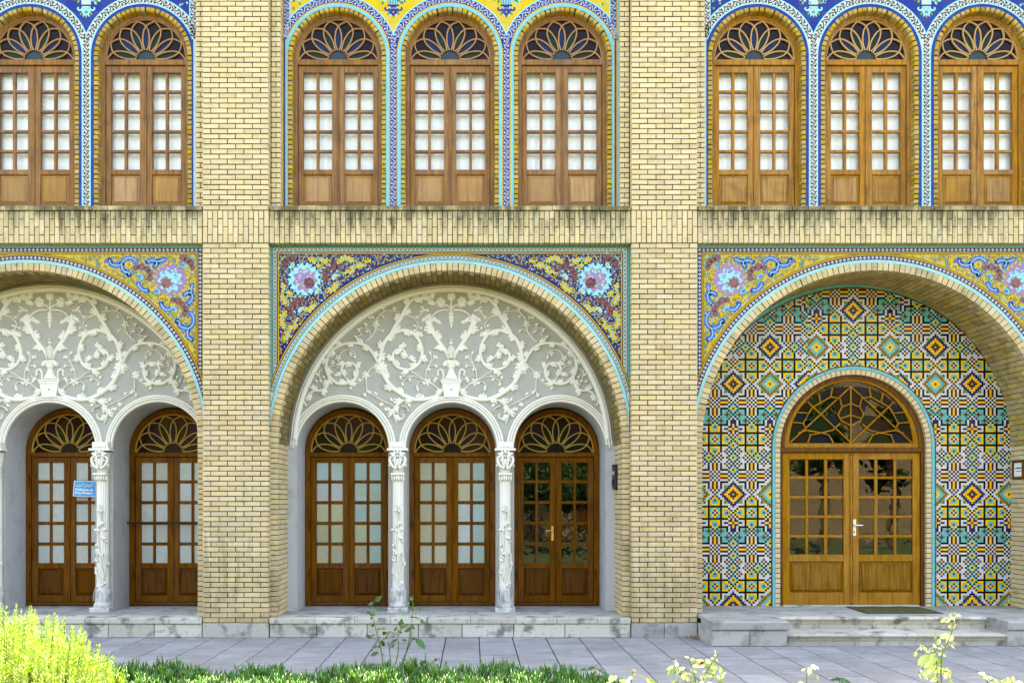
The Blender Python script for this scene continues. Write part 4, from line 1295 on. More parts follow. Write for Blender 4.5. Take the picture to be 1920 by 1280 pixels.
    stem(m2, [(905, 1190), (940, 1215), (975, 1195), (978, 1160)], [3.5, 4, 3])
    stem(m2, [(960, 1090), (1000, 1100), (1025, 1130), (1000, 1140)], [2.5, 2.5, 2])
    for q in ((865, 1030), (840, 1120), (815, 1120), (1030, 1080), (780, 1070)): bud(m2, q, 4.2, 1.0)
    fin('scroll_pendant', m2)
    m2 = two()
    flower(m2, (765, 735), 13, 9); fin('sunflower', m2)
    m2 = two()
    flower(m2, (626, 802), 8, 6)
    sprig(m2, [(720, 715), (690, 735), (650, 775), (626, 802), (590, 850), (540, 890), (488, 918)], 1.8)
    sprig(m2, [(626, 810), (636, 870), (640, 938), (692, 985), (765, 1030), (850, 1070), (905, 1092)], 1.8)
    sprig(m2, [(640, 940), (625, 985)]); sprig(m2, [(640, 940), (690, 965)])
    for q in ((488, 925), (618, 988), (765, 1080), (720, 975), (660, 965)): bud(m2, q, 4, .8)
    fin('daisy_spray', m2)
    m2 = two()
    sprig(m2, [(950, 228), (880, 210), (800, 214), (742, 268), (720, 320)], 1.8); flower(m2, (720, 335), 7.5, 5)
    sprig(m2, [(720, 340), (716, 385), (680, 450), (625, 495)], 1.8)
    sprig(m2, [(700, 425), (735, 385), (782, 390)]); sprig(m2, [(668, 465), (668, 410), (632, 360), (622, 335)]); sprig(m2, [(640, 375), (585, 368), (560, 395), (588, 428), (530, 452)])
    sprig(m2, [(800, 214), (785, 190)]); sprig(m2, [(880, 210), (890, 185)]); sprig(m2, [(720, 300), (690, 275), (660, 275)])
    for q in ((625, 335), (640, 400), (560, 385), (780, 395), (662, 272), (690, 270), (532, 450), (786, 190), (892, 185), (785, 262)): bud(m2, q, 3.8, .6)
    fin('flower_spray', m2)
    m2 = two()
    sprig(m2, [(1005, 250), (1085, 295), (1110, 350), (1080, 400)], 1.8); sprig(m2, [(1020, 248), (1090, 270), (1135, 235), (1160, 190)])
    for q in ((1080, 350), (1080, 395), (1138, 370), (1100, 270), (1148, 180), (1140, 215), (1195, 208), (1165, 200)): bud(m2, q, 3.8, .4)
    sprig(m2, [(1160, 215), (1195, 208)])
    fin('bud_spray', m2)
    m2 = two()
    sprig(m2, [(1182, 850), (1190, 760), (1222, 700), (1265, 640)], 1.6); sprig(m2, [(1218, 700), (1238, 640), (1222, 600)]); sprig(m2, [(1190, 770), (1222, 720), (1275, 722)])
    sprig(m2, [(1190, 855), (1100, 800), (1040, 765)], 1.8); sprig(m2, [(1180, 852), (1060, 815), (955, 820), (960, 850)]); sprig(m2, [(1200, 865), (1250, 890), (1310, 945)], 2.0)
    sprig(m2, [(1190, 870), (1130, 865), (1100, 900), (1105, 935)]); sprig(m2, [(1250, 890), (1270, 840), (1245, 810)]); sprig(m2, [(1060, 815), (985, 850), (965, 885)])
    flower(m2, (1200, 868), 8, 5)
    for q in ((1262, 638), (1282, 640), (1222, 600), (1278, 722), (1215, 755), (950, 825), (970, 890), (1035, 848), (1105, 915), (1108, 935), (1280, 835), (1265, 855), (1165, 880)): bud(m2, q, 3.8, 1.2)
    fin('vine_spray', m2)
    m2 = two()                                    # sprays inside the outer scroll
    sprig(m2, [(262, 740), (340, 718), (385, 745)], 1.6); sprig(m2, [(385, 735), (378, 670), (370, 640)]); sprig(m2, [(385, 620), (420, 580), (480, 570), (525, 605), (525, 640)])
    flower(m2, (372, 645), 6.5, 5); flower(m2, (490, 605), 5.5, 5); flower(m2, (322, 690), 5, 5)
    sprig(m2, [(240, 745), (195, 775), (215, 860)]); sprig(m2, [(195, 790), (175, 800)]); sprig(m2, [(420, 800), (460, 845), (500, 852), (575, 855)])
    for q in ((178, 798), (172, 860), (215, 862), (240, 820), (460, 850), (430, 800), (572, 850), (525, 640)): bud(m2, q, 3.6, .7)
    fin('flower_spray', m2)
    m2 = two()                                    # heart shaped branches above the vase
    p = stem(m2, [(1398, 655), (1375, 595), (1322, 522), (1270, 445), (1232, 370), (1195, 300)], [5, 7, 8, 8, 10, 13])
    acanthus(m2, p, 8, 6, 13, 3)
    for q, a in (((1165, 292), 2.4), ((1190, 275), 1.9), ((1225, 278), 1.5), ((1268, 292), 1.0), ((1300, 312), .5)): bud(m2, q, 6, a)
    stem(m2, [(1228, 290), (1262, 242), (1322, 210), (1405, 204)], [3.5, 4, 4], groove=False)
    fin('heart_branch', m2)
    # on the axis
    b = MB(M['relief'])
    A = PCX
    for x, y, rx, ry in ((0, 557, 8, 7), (-4, 554, 4, 6), (4, 554, 4, 6), (0, 553, 3.4, 6)): blob(b, A + x, y, rx, ry, DP, .035)
    relief(b, [(A, 562), (A, 585)], [2.2, 5], DP, .02)
    for s in (-1, 1):
        for q in range(7):
            a = q * .9; blob(b, A + s * (20 + 5 * cos(a)), 566 + 6.5 * sin(a), 4.6, 3.4, DP, .022, ang=a)
        blob(b, A + s * 20, 566, 4, 4, DP, .03)
        relief(b, spline([(A, 580), (A + s * 5, 574), (A + s * 10, 572), (A + s * 15, 575)], 4), [3, 3.4, 2.4], DP, .02)
    for y, r in ((588, 5), (595, 5.6), (602, 4.6), (609, 3), (614, 1.8)): blob(b, A, y, r, 4.6, DP, .03)
    groups.append(('crest_flower', b.mesh('crest_flower')))
    b = MB(M['relief'])
    for y, rx, ry in ((637, 2, 3.5), (643, 4.4, 3.2), (649, 3, 3), (654, 5.4, 3)): blob(b, A, y, rx, ry, DP, .035)
    relief(b, [(A, 652), (A, 672)], [9, 10.5, 8], DP, .05)
    for s in (-1, 0, 1): relief(b, [(A + s * 5, 652), (A + s * 4, 674)], 1.6, DP, .06)
    for i in range(9):
        a = pi * i / 8
        blob(b, A + 12 * cos(a), 684 - 6 * sin(a), 5, 4, DP, .04, ang=-a)
    relief(b, [(A, 680), (A, 690)], [20, 13], DP, .05)
    relief(b, spline([(A, 688), (A, 695), (A, 704), (A, 711)], 4), [9, 10, 14, 22, 26], DP, .05)
    relief(b, [(A - 20, 713.5), (A + 20, 713.5)], 5, DP, .055)
    for s in (-1, 1):
        relief(b, spline([(A + s * 15, 712), (A + s * 15, 700), (A + s * 19, 693), (A + s * 25, 696), (A + s * 24, 702), (A + s * 28, 704)], 4), [3, 4.4, 4, 3], DP, .03)
    groups.append(('vase', b.mesh('vase')))
    b = MB(M['relief'])
    b.pprism([(A - 17.5, 717), (A + 17.5, 717), (A + 13, 745), (A - 13, 745)], DP, .045)
    b.pprism([(A - 20, 715.5), (A + 20, 715.5), (A + 18, 719), (A - 18, 719)], DP, .055)
    blob(b, A, 730, 2.2, 2.2, DP - .044, .006, M['plaster'])
    groups.append(('pedestal', b.mesh('pedestal')))
    res['groups'] = groups
    return res
PL = plaster_parts()
for k in (-1, 0):
    lab = ['grey plaster lunette wall with white stucco scrolls behind the welcome sign bay', 'grey plaster lunette wall with white stucco scrolls and vase in the middle bay'][k + 1]
    t = thing('plaster_wall', lab, 'plaster wall', (BAYX + k * PERIOD, DP, TERR[0]), 'plaster lunettes with stucco scrolls')
    L_ = (k * PERIOD, 0, 0)
    obj('wall', PL['wall'], t, L_)
    for me in PL['side_strip']: obj('side_strip', me, t, L_)
    obj('arch_moulding', PL['outer'], t, L_)
    for me in PL['ml']: obj('opening_moulding', me, t, L_)
    for n_, me in PL['groups']: obj(n_, me, t, L_)

# ------------------------------------------------------------------ carved columns between the doors
def lathe(mb, cx, cy, prof, n, m, flute=0.0):
    rows = []
    for r, z in prof:
        rows.append([(cx + r * (1 - (flute if i % 2 else 0)) * cos(2 * pi * i / n), cy + r * (1 - (flute if i % 2 else 0)) * sin(2 * pi * i / n), z) for i in range(n)])
    mb.grid(rows, m, sm=not flute, closed=True)
    mb.face(rows[-1], m)
DC = .79
def column_parts():
    f = F(DC); cx = 0.0
    def z(py): return pt(0, py, DC)[1]
    R = {}
    def local(mb_name, fn, mat):
        b = MB(mat); fn(b); R[mb_name] = b.mesh(mb_name)
    r = 10.6 * f
    local('shaft', lambda b: lathe(b, 0, DC, [(r * 1.05, z(1102)), (r, z(1090)), (r * .98, z(900)), (r * .97, z(888))], 32, M['relief'], .10), M['relief'])
    def base(b):
        b.box(-18.5 * f, 18.5 * f, DC - .14, DC + .05, z(1146), z(1137), None, .006)
        lathe(b, 0, DC, [(15.5 * f, z(1137)), (16.5 * f, z(1134)), (15 * f, z(1130)), (14 * f, z(1128)), (14.5 * f, z(1104)), (13 * f, z(1101)), (11 * f, z(1099))], 24, M['relief_base'])
        for s in (-1, 0, 1):
            relief_l(b, [(s * 9 - 4, 1126), (s * 9 - 4, 1112), (s * 9, 1107), (s * 9 + 4, 1112), (s * 9 + 4, 1126)], 1.6, DC - 14.2 * f * (1 if s == 0 else .72), .012, M['relief_base'])
    def relief_l(b, pts, w_, d, h, m):          # relief in pixels about the column axis
        path = spline([(VX + x, y) for x, y in pts], 4)
        relief(b, path, w_, d, h, m)
    local('base', base, M['relief_base'])
    def ring(b):
        b.box(-12.5 * f, 12.5 * f, DC - .125, DC, z(890.3), z(886.5), None, .004)
        for i in range(6):
            x = -10.5 + 4.2 * i
            relief_l(b, [(x, 890), (x, 897 + (i % 2) * 1.5), (x, 900.5)], [3.6, 4.2, 1], DC - .10 + abs(x) * .003, .02, M['relief'])
    local('drop_ring', ring, M['relief'])
    def cap(b):
        lathe(b, 0, DC, [(10 * f, z(886)), (10.5 * f, z(880)), (12.5 * f, z(868)), (14 * f, z(852)), (14.5 * f, z(848))], 20, M['relief'])
        b.box(-19.5 * f, 19.5 * f, DC - .135, DC + .03, z(845.2), z(841), None, .004)
        for s in (-1, 1):
            relief_l(b, [(s * 2, 878), (s * 9, 874), (s * 14, 866), (s * 14, 858), (s * 9, 856), (s * 7, 861), (s * 10, 864)], [5, 6, 5, 4, 3], DC - .105, .035, M['relief'])
            relief_l(b, [(s * 2, 876), (s * 5, 866), (s * 5, 856), (s * 9, 850), (s * 14, 850)], [4, 5, 5, 4], DC - .11, .035, M['relief'])
            for q in range(4): blob(b, VX + s * (15 - q * 1.2), 872 - q * 7, 3.2, 2.6, DC - .09, .03, ang=s)
        for q in range(5):
            a = pi * (q + .5) / 5
            blob(b, VX + 9 * cos(a), 854 - 7 * sin(a), 4.5, 2.6, DC - .118, .03, ang=-a)
        for q in (-8, 0, 8): blob(b, VX + q, 854.5, 2.8, 2.4, DC - .13, .028)
        blob(b, VX, 866, 3, 8, DC - .12, .03)
    local('capital', cap, M['relief'])
    def vine(b):
        d = DC - r * .97
        for pts, w_ in (([(3, 1098), (6, 1080), (2, 1062), (0, 1045), (-3, 1022), (-5, 1000), (-3, 985)], 2.2), ([(6, 1085), (11, 1065), (12, 1048), (8, 1035), (5, 1040)], 1.8),
                        ([(0, 1050), (-6, 1040), (-8, 1030)], 1.6), ([(2, 985), (3, 968), (5, 958)], 1.4), ([(1, 970), (1, 950), (-2, 945)], 1.2), ([(0, 1090), (-8, 1070), (-9, 1062)], 2)):
            relief_l(b, pts, w_, d - .002, .030, M['relief'])
        for x, y, rr_, a in ((-8, 1074, 6, .8), (-9, 1068, 5, 2), (7, 1092, 6, .3), (12, 1056, 6, 1.2), (-7, 1050, 5.5, .4), (-10, 1046, 4, 1.5), (-6, 1032, 6, 1), (-3, 1037, 5, 2), (-8, 1022, 5, 1), (6, 1008, 6.5, .5), (9, 1014, 4, 1),
                             (-9, 993, 5.5, .2), (8, 992, 5.5, 2.6), (-3, 994, 5, 1.2), (4, 980, 6, .4), (1, 984, 4.5, 1.8), (-4, 956, 5, .3), (2, 958, 4.5, 2.4), (1, 950, 3, 1.5), (10, 1038, 3, .5), (4, 1096, 5, 2)):
            dd = DC - sqrt(max(.0001, (r * 1.02) ** 2 - (x * f) ** 2)) if abs(x * f) < r else DC - .02
            blob(b, VX + x, y, rr_ * .8, rr_ * .5, min(dd, DC - .03) - .002, .036, M['relief'], ang=a)
    local('carved_vine', vine, M['relief'])
    def impost(b):
        b.box(-15 * f, 15 * f, DC - .10, DC + .05, z(841), z(829), None, .008)
        b.box(-11 * f, 11 * f, DC - .112, DC, z(838.5), z(831.5), None, .006)
    local('impost_block', impost, M['relief'])
    return R
CP = column_parts()
cl = {(-1, -1): 'white carved column outside the frame beside the first door', (-1, 0): 'white carved stucco column at the left photo edge', (-1, 1): 'white carved stucco column beside the blue welcome sign',
      (0, 0): 'left of the two white carved columns in the middle bay', (0, 1): 'right of the two white carved columns in the middle bay, beside the dark glass door'}
for k in (-1, 0):
    for j, px in enumerate((746.6, 947)):
        x = (px - VX) * F(DC) + k * PERIOD
        t = thing('carved_column', cl[(k, j)] if k == 0 else cl[(-1, j)] , 'column', (x, DC, TERR[0]), 'carved white columns')
        for n_, me in CP.items(): obj(n_, me, t, (x, 0, 0))

# ================================================================== WINDOWS AND DOORS
def fan_panes_and_tracery(cx, cy, R, d, cols, came, sw=3.0):
    """flower fanlight: eight overlapping petals; returns panes and the wooden tracery"""
    k = R / 75.4
    prof = [(17, 5.3), (20, 7.6), (25, 10.5), (32, 13.4), (40, 15.4), (50, 16.3), (56, 15.6), (61, 13.9), (65, 11.3), (69, 7.2), (73.5, .3)]
    lens, big, center, back = cols
    out = []
    def petal(a, side=None):
        ax, ay = cos(a), -sin(a); nx, ny = -ay, ax
        up = [(cx + k * (ax * r + nx * w_), cy + k * (ay * r + ny * w_)) for r, w_ in prof]
        dn = [(cx + k * (ax * r - nx * w_), cy + k * (ay * r - ny * w_)) for r, w_ in prof]
        return up, dn
    b = MB(back); b.ppoly([(cx + R, cy)] + arc(cx, cy, R + 2, 0, 180, 36) + [(cx - R, cy)], d + .012, back); out.append(('pane', b.mesh('pane')))
    for i in range(1, 7):
        up, dn = petal(pi * i / 7)
        bm_ = big[i % len(big)]; b = MB(bm_); b.ppoly(up + dn[::-1], d + .008, bm_); out.append(('pane', b.mesh('pane')))
    for i in range(7):
        a = pi * (i + .5) / 7
        lp = []
        for r in (17, 20, 25, 32, 40, 50, 56, 60, 61.5):
            w_ = 0
            for (r0, w0), (r1, w1) in zip(prof, prof[1:]):
                if r0 <= r <= r1: w_ = w0 + (w1 - w0) * (r - r0) / (r1 - r0)
            lw = max(.3, w_ - r * sin(pi / 14) * 1.0)
            lp.append((r * cos(pi / 14), lw))
        ax, ay = cos(a), -sin(a); nx, ny = -ay, ax
        q = [(cx + k * (ax * r + nx * w_), cy + k * (ay * r + ny * w_)) for r, w_ in lp] + [(cx + k * (ax * r - nx * w_), cy + k * (ay * r - ny * w_)) for r, w_ in lp[::-1]]
        b = MB(lens[i % 2]); b.ppoly(q, d + .004, lens[i % 2]); out.append(('pane', b.mesh('pane')))
    b = MB(center); b.ppoly([(cx + 17 * k, cy)] + arc(cx, cy, 18 * k, 0, 180, 14) + [(cx - 17 * k, cy)], d + .002, center); out.append(('pane', b.mesh('pane')))
    b = MB(came)
    for i in range(0, 8):
        up, dn = petal(pi * i / 7)
        if i > 0: bar(b, spline(up, 2), sw * k, d - .001 * (i % 2), .022, came)
        if i < 7: bar(b, spline(dn, 2), sw * k, d - .002 - .001 * (i % 2), .022, came)
    out.append(('tracery', b.mesh('tracery')))
    return out
def rail(b, x0, x1, y0, y1, d, t, m, bev=.004):
    a = pt(x0, y1, d); e = pt(x1, y0, d)
    b.box(a[0], e[0], d - t, d + .03, a[1], e[1], m, bev)
def leaf_parts(x0, x1, ytop, ybot, glass_cols, y0, pitch, ph, rows, panel, d, wood, panes, stile_t=.03):
    """one door leaf in photo pixels: stiles and rails, muntins, panes, panel"""
    out = []
    b = MB(wood)
    gl, gr = glass_cols[0][0], glass_cols[-1][1]
    rail(b, x0, gl, ytop, ybot, d, stile_t, wood); rail(b, gr, x1, ytop, ybot, d, stile_t, wood)
    rail(b, gl, gr, ytop, y0, d, stile_t - .002, wood)
    yg = y0 + (rows - 1) * pitch + ph
    rail(b, gl, gr, yg, panel[0], d, stile_t - .002, wood); 
    if ybot - panel[1] > 1: rail(b, gl, gr, panel[1], ybot, d, stile_t - .002, wood)
    me = b.mesh('leaf')
    sub = []
    for (a, e), (a2, e2) in zip(glass_cols, glass_cols[1:]):
        b = MB(wood); rail(b, e, a2, y0, yg, d, stile_t - .010, wood, .006); sub.append(('muntin', b.mesh('muntin')))
    for r in range(rows - 1):
        yy = y0 + r * pitch + ph
        b = MB(wood); rail(b, gl, gr, yy, yy + pitch - ph, d, stile_t - .012, wood, .006); sub.append(('muntin', b.mesh('muntin')))
    for r in range(rows):
        for c, (a, e) in enumerate(glass_cols):
            y = y0 + r * pitch
            m = panes(r, c) if callable(panes) else panes
            b = MB(m); b.ppoly([(a - .8, y - .8), (e + .8, y - .8), (e + .8, y + ph + .8), (a - .8, y + ph + .8)], d - .004, m); sub.append(('pane', b.mesh('pane')))
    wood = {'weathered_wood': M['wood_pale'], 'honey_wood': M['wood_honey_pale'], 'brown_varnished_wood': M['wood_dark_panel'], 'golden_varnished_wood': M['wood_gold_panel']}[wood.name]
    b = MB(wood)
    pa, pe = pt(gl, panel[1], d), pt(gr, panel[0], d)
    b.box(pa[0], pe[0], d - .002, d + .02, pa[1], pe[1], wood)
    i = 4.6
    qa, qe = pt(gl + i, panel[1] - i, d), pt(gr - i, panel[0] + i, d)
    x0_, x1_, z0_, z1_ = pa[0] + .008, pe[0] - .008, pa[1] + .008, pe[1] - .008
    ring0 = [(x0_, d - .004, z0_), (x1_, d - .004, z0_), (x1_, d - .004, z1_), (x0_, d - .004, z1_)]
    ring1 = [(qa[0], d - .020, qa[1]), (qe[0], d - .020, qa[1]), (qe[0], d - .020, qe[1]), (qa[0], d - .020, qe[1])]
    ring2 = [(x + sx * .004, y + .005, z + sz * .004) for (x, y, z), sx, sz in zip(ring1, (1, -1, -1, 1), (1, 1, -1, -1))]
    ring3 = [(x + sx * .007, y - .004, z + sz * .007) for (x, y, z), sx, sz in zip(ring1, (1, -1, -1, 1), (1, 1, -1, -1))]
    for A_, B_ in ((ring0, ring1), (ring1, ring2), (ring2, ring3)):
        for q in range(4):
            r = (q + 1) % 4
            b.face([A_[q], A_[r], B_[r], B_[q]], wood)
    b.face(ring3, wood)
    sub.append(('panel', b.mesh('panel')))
    return me, sub
def arched_frame(cx, r_out, r_in, ysp, ybot, tr0, tr1, d, wood, dep=.12, proud=.05):
    b = MB(wood)
    q = [(cx + r_out, ybot)] + arc(cx, ysp, r_out, 0, 180, 36) + [(cx - r_out, ybot), (cx - r_in, ybot), (cx - r_in, ysp)] + arc(cx, ysp, r_in, 180, 0, 36) + [(cx + r_in, ybot)]
    b.prism([pt(x, y, d) for x, y in q], d - proud, d + dep, wood)
    return b.mesh('frame')
def window_set(key, d, cx, spec, wood, came, fan_cols, panes):
    """list of (name, mesh, children) for an arched double window or door"""
    s = spec
    out = []
    out.append(('frame', arched_frame(cx, s['ro'], s['r'], s['ys'], s['yb'], s['tr'][0], s['tr'][1], d, wood, .14, s.get('proud', .045)), []))
    b = MB(wood); rail(b, cx - s['r'] - 1, cx + s['r'] + 1, s['tr'][0], s['tr'][1], d, .038, wood, .006); out.append(('transom', b.mesh('transom'), []))
    b = MB(came); rail(b, cx - s['r'], cx + s['r'], s['ys'] - 1.5, s['ys'], d, .02, came, .003)
    fan = fan_panes_and_tracery(cx, s['ys'], s['r'], d, fan_cols, came, s.get('sw', 3.2))
    bead = MB(came); bar(bead, arc(cx, s['ys'], s['r'] - .6, 0, 180, 40), 2.4, d, .03, came)
    out.append(('fanlight', bead.mesh('fanlight'), fan))
    for sg in (-1, 1):
        cols = [(cx + sg * a, cx + sg * e) if sg > 0 else (cx - e, cx - a) for a, e in (s['cols'] if sg > 0 else s['cols'][::-1])]
        x0, x1 = (cx + s['gap'], cx + s['lw']) if sg > 0 else (cx - s['lw'], cx - s['gap'])
        me, sub = leaf_parts(x0, x1, s['lt'], s['lb'], cols, s['y0'], s['pitch'], s['ph'], 5, s['panel'], d + .012, wood, (lambda r, c, g=sg: panes(g, r, c)))
        out.append(('leaf', me, sub))
    b = MB(wood); rail(b, cx - 1.5, cx + 1.5, s['lt'] + 1, s['lb'], d + .01, .045, wood, .006); out.append(('meeting_strip', b.mesh('meeting_strip'), []))
    return out
def place(t, parts, loc):
    for n_, me, sub in parts:
        o = obj(n_, me, t, loc)
        for m_, sme in sub: obj(m_, sme, o, loc)
# upper windows
UWX = VX + UX / F(DW)
uspec = dict(ro=83.2, r=75.4, ys=113.7, yb=395, tr=(114, 124.5), lw=74.6, gap=1.6, lt=126.5, lb=392, cols=[(11.6, 36), (41, 65.4)], y0=138.3, pitch=37.22, ph=32.2, panel=(329, 384.5), sw=2.7)
UPL = [['round-topped wooden window beyond the left photo edge', 'round-topped wooden window cut by the left photo edge, in the white-and-black tiling', 'round-topped weathered window between white-and-black vine tiles and the first pier'],
       ['first of three yellow-tiled wooden windows, next to the first pier', 'middle of the three yellow-tiled wooden windows', 'third of three yellow-tiled wooden windows, next to the second pier'],
       ['honey-brown arched window next to the second pier, above the entrance', 'middle honey-brown arched window above the entrance', 'honey-brown arched window in the top right corner']]
M['came_gold2'] = material('honey_wood_tracery', (.44, .25, .09), .5, grain=((.27, .14, .04), .4, 'z'))
for k, _ in BAYS:
    wood = M['wood_honey'] if k == 1 else M['wood']
    came = M['came_gold2'] if k == 1 else M['came']
    parts = cached(('uw', wood.name), lambda: window_set('u', DW, UWX, uspec, wood, came, ([M['g_green'], M['g_blue']], [M['g_purple']], M['g_grey'], M['g_plum']), lambda g_, r, c: M['pane']))
    for i in (-1, 0, 1):
        x = UX + k * PERIOD + i * WSP
        t = thing('arched_window', UPL[k + 1][i + 1], 'window', (x, DW, ez(392)), 'arched windows of the upper storey')
        place(t, parts, (x - UX, 0, 0))
def curtain(seed):
    rr = random.Random(seed); b = MB(M['curtain'])
    z0, z1 = ez(392), pt(0, 128, DW)[1]
    rows = []
    n = 60; ph = rr.uniform(0, 6)
    for i in range(n + 1):
        x = UX - 74 * F(DW) + 148 * F(DW) * i / n
        o = .008 * sin(i * 1.15 + ph) + .008 * sin(i * .47 + ph * 2) + .02 * (1 if 28 < i < 32 else 0)
        rows.append([(x, DW + .11 + o, z0), (x, DW + .11 + o * .7, (z0 + z1) / 2), (x, DW + .11 + o * .5, z1)])
    b.grid(rows, M['curtain'])
    return b.mesh('curtain')
for k, _ in BAYS:
    for i in (-1, 0, 1):
        me = cached(('cur', (k * 3 + i) % 4), lambda: curtain((k * 3 + i) % 4))
        single('curtain', me, 'white curtain behind ' + UPL[k + 1][i + 1].replace('round-topped ', '').replace('wooden ', '').split(',')[0].replace('window between white-and-black vine tiles and', 'window by'), 'curtain', (k * PERIOD + i * WSP, 0, 0), 'white curtains upstairs')
# lower doors
dspec = dict(ro=80.5, r=71, ys=847.7, yb=1134, tr=(848, 856.5), lw=70.5, gap=1.5, lt=857.5, lb=1127, cols=[(11, 33.2), (38.4, 60)], y0=867, pitch=38.7, ph=33, panel=(1065, 1115.5), proud=.05, sw=2.3)
DCX = VX + BAYX / F(DD)
DPX = [VX + ((c - VX) * F(DP)) / F(DD) for c, r in OPEN]
fan_low = ([M['g_moss'], M['g_slate']], [M['g_brown'], M['g_amber'], M['g_plum']], M['g_clear'], M['g_brown'])
rr_d = random.Random(8)
def pane_white(g_, r, c): return M['frost']
def pane_aqua(g_, r, c): return M['frost_aqua'] if g_ > 0 and r < 5 and (c == 1 or r < 3) else (M['frost_warm'] if r > 1 else M['frost_aqua'] if r < 1 else M['frost'])
def pane_mix(g_, r, c): return M['frost_warm'] if g_ < 0 or (c == 0 and r < 2) else (M['frost_aqua'] if c == 1 else M['frost'])
def pane_clear(g_, r, c): return M['pane_dark']
dl = {(-1, 0): ('brown wooden double door outside the left photo edge', pane_white), (-1, 1): ('brown double door behind the blue welcome sign', pane_white), (-1, 2): ('brown double door with a black bar across, beside the first pier', pane_white),
      (0, 0): ('brown double door with aqua frosted panes, first in the middle bay', pane_aqua), (0, 1): ('brown double door with yellowish frosted panes, middle of the middle bay', pane_mix), (0, 2): ('brown double door with dark clear glass and brass handle in the middle bay', pane_clear)}
DOORX = {}
for k in (-1, 0):
    for i in range(3):
        lab, pf = dl[(k, i)]
        parts = cached(('ld', pf.__name__), lambda: window_set('l', DD, DPX[1], dspec, M['wood_dark'], M['came_gold'], fan_low, pf))
        dx = (DPX[i] - DPX[1]) * F(DD) + k * PERIOD
        x = (DPX[i] - VX) * F(DD) + k * PERIOD
        DOORX[(k, i)] = x
        t = thing('double_door', lab, 'door', (x, DD, TERR[0]), 'brown doors under the plaster arches')
        place(t, parts, (dx, 0, 0))
        fx = F(DD)
        for s in (-1, 1):
            for y in (895, 985, 1075):
                b = MB(M['iron']); a = pt(DPX[1] + s * 72, y + 7, DD); e = pt(DPX[1] + s * 74.2, y - 7, DD)
                b.box(min(a[0], e[0]), max(a[0], e[0]), DD - .062, DD - .03, a[1], e[1], None, .003); obj('hinge', cached(('hinge', s, y), lambda: b.mesh('hinge')), t, (dx, 0, 0))
        b = MB(M['wood_umber']); a = pt(DPX[1] - 77, 1133.5, DD); e = pt(DPX[1] + 77, 1127.5, DD)
        b.box(a[0], e[0], DD - .06, DD + .05, a[1], e[1], None, .004); obj('sill', cached('sill', lambda: b.mesh('sill')), t, (dx, 0, 0))
        if (k, i) == (0, 2):
            b = MB(M['brass']); c = DPX[1] - 6.5
            rail(b, c - 2.5, c + 2.5, 985, 1013, DD - .02, .012, M['brass'], .003)
            relief(b, [(c + 1, 994), (c - 6, 994.5), (c - 14, 995)], [3.4, 3.2, 3], DD - .05, .03, M['brass'])
            rail(b, c - 1.5, c + 1.5, 992.5, 996, DD - .02, .05, M['brass'], .002)
            obj('handle', b.mesh('handle'), t, (dx, 0, 0))
# wide entrance door
DE = 1.03
EX = VX + (pt(DRX, 0, DM)[0]) / F(DE)
ecx = EX
t = thing('entrance_portal', 'wide golden double door with clear panes under a geometric glass lunette', 'door', (pt(ecx, 0, DE)[0], DE, TERR[2]))
q = MB(M['wood_umber'])
RO_E, RI_E = 138.5, 125.5
pts_ = [(ecx + RO_E, 1140)] + arc(ecx, 839, RO_E, 0, 180, 40) + [(ecx - RO_E, 1140), (ecx - RI_E - 4, 1140), (ecx - RI_E - 4, 839)] + arc(ecx, 837, RI_E, 180, 0, 40) + [(ecx + RI_E + 4, 839), (ecx + RI_E + 4, 1140)]
q.prism([pt(x, y, DE) for x, y in pts_], DE - .05, DE + .15)
obj('frame', q.mesh('frame'), t)
q = MB(M['wood_umber']); rail(q, ecx - 134, ecx + 134, 838.5, 848, DE, .06, M['wood_umber'], .008); obj('transom', q.mesh('transom'), t)
q = MB(M['wood_gold'])
pts_ = arc(ecx, 836, RI_E, 0, 180, 40) + [(ecx - 117, 836)] + arc(ecx, 831, 116, 180, 0, 40) + [(ecx + 117, 836)]
pts_ = [(ecx + RI_E, 838.4)] + arc(ecx, 836, RI_E, 0, 180, 40) + [(ecx - RI_E, 838.4)]
outer_ = [pt(x, y, DE) for x, y in pts_]
inner_ = [pt(x, y, DE) for x, y in [(ecx + 116, 830.8)] + arc(ecx, 830.8, 116, 0, 180, 40) + [(ecx - 116, 830.8)]]
n_ = len(outer_)
for i in range(n_):
    j = (i + 1) % n_
    o0, o1, i0, i1 = outer_[i], outer_[j], inner_[i], inner_[j]
    q.face([(o0[0], DE - .03, o0[1]), (o1[0], DE - .03, o1[1]), (i1[0], DE - .022, i1[1]), (i0[0], DE - .022, i0[1])], M['wood_gold'])
    q.face([(i0[0], DE - .022, i0[1]), (i1[0], DE - .022, i1[1]), (i1[0], DE + .03, i1[1]), (i0[0], DE + .03, i0[1])], M['wood_gold'])
fan = obj('lunette', q.mesh('lunette'), t)
def Z3(p): return (ecx + (p[0] - 935) / 3.05, 831 - (1190 - p[1]) / 3.05)
lines = [[(935, 862), (935, 1190)], [(935, 866), (585, 1188)], [(690, 955), (935, 1186)],
         [(752, 905), (762, 958)], [(830, 872), (820, 925)], [(695, 1018), (715, 985), (762, 958), (820, 925), (872, 932), (885, 982), (862, 1024), (880, 1060), (935, 1090)],
         [(622, 1012), (695, 1018), (664, 1075), (604, 1070)], [(664, 1075), (682, 1116), (770, 1130), (832, 1114), (872, 1078)], [(632, 1132), (682, 1116)],
         [(770, 1130), (705, 1142), (688, 1188)], [(770, 1130), (810, 1142), (836, 1188)], [(872, 1050), (935, 1028)], [(885, 982), (935, 962)]]
q = MB(M['wood_gold'])
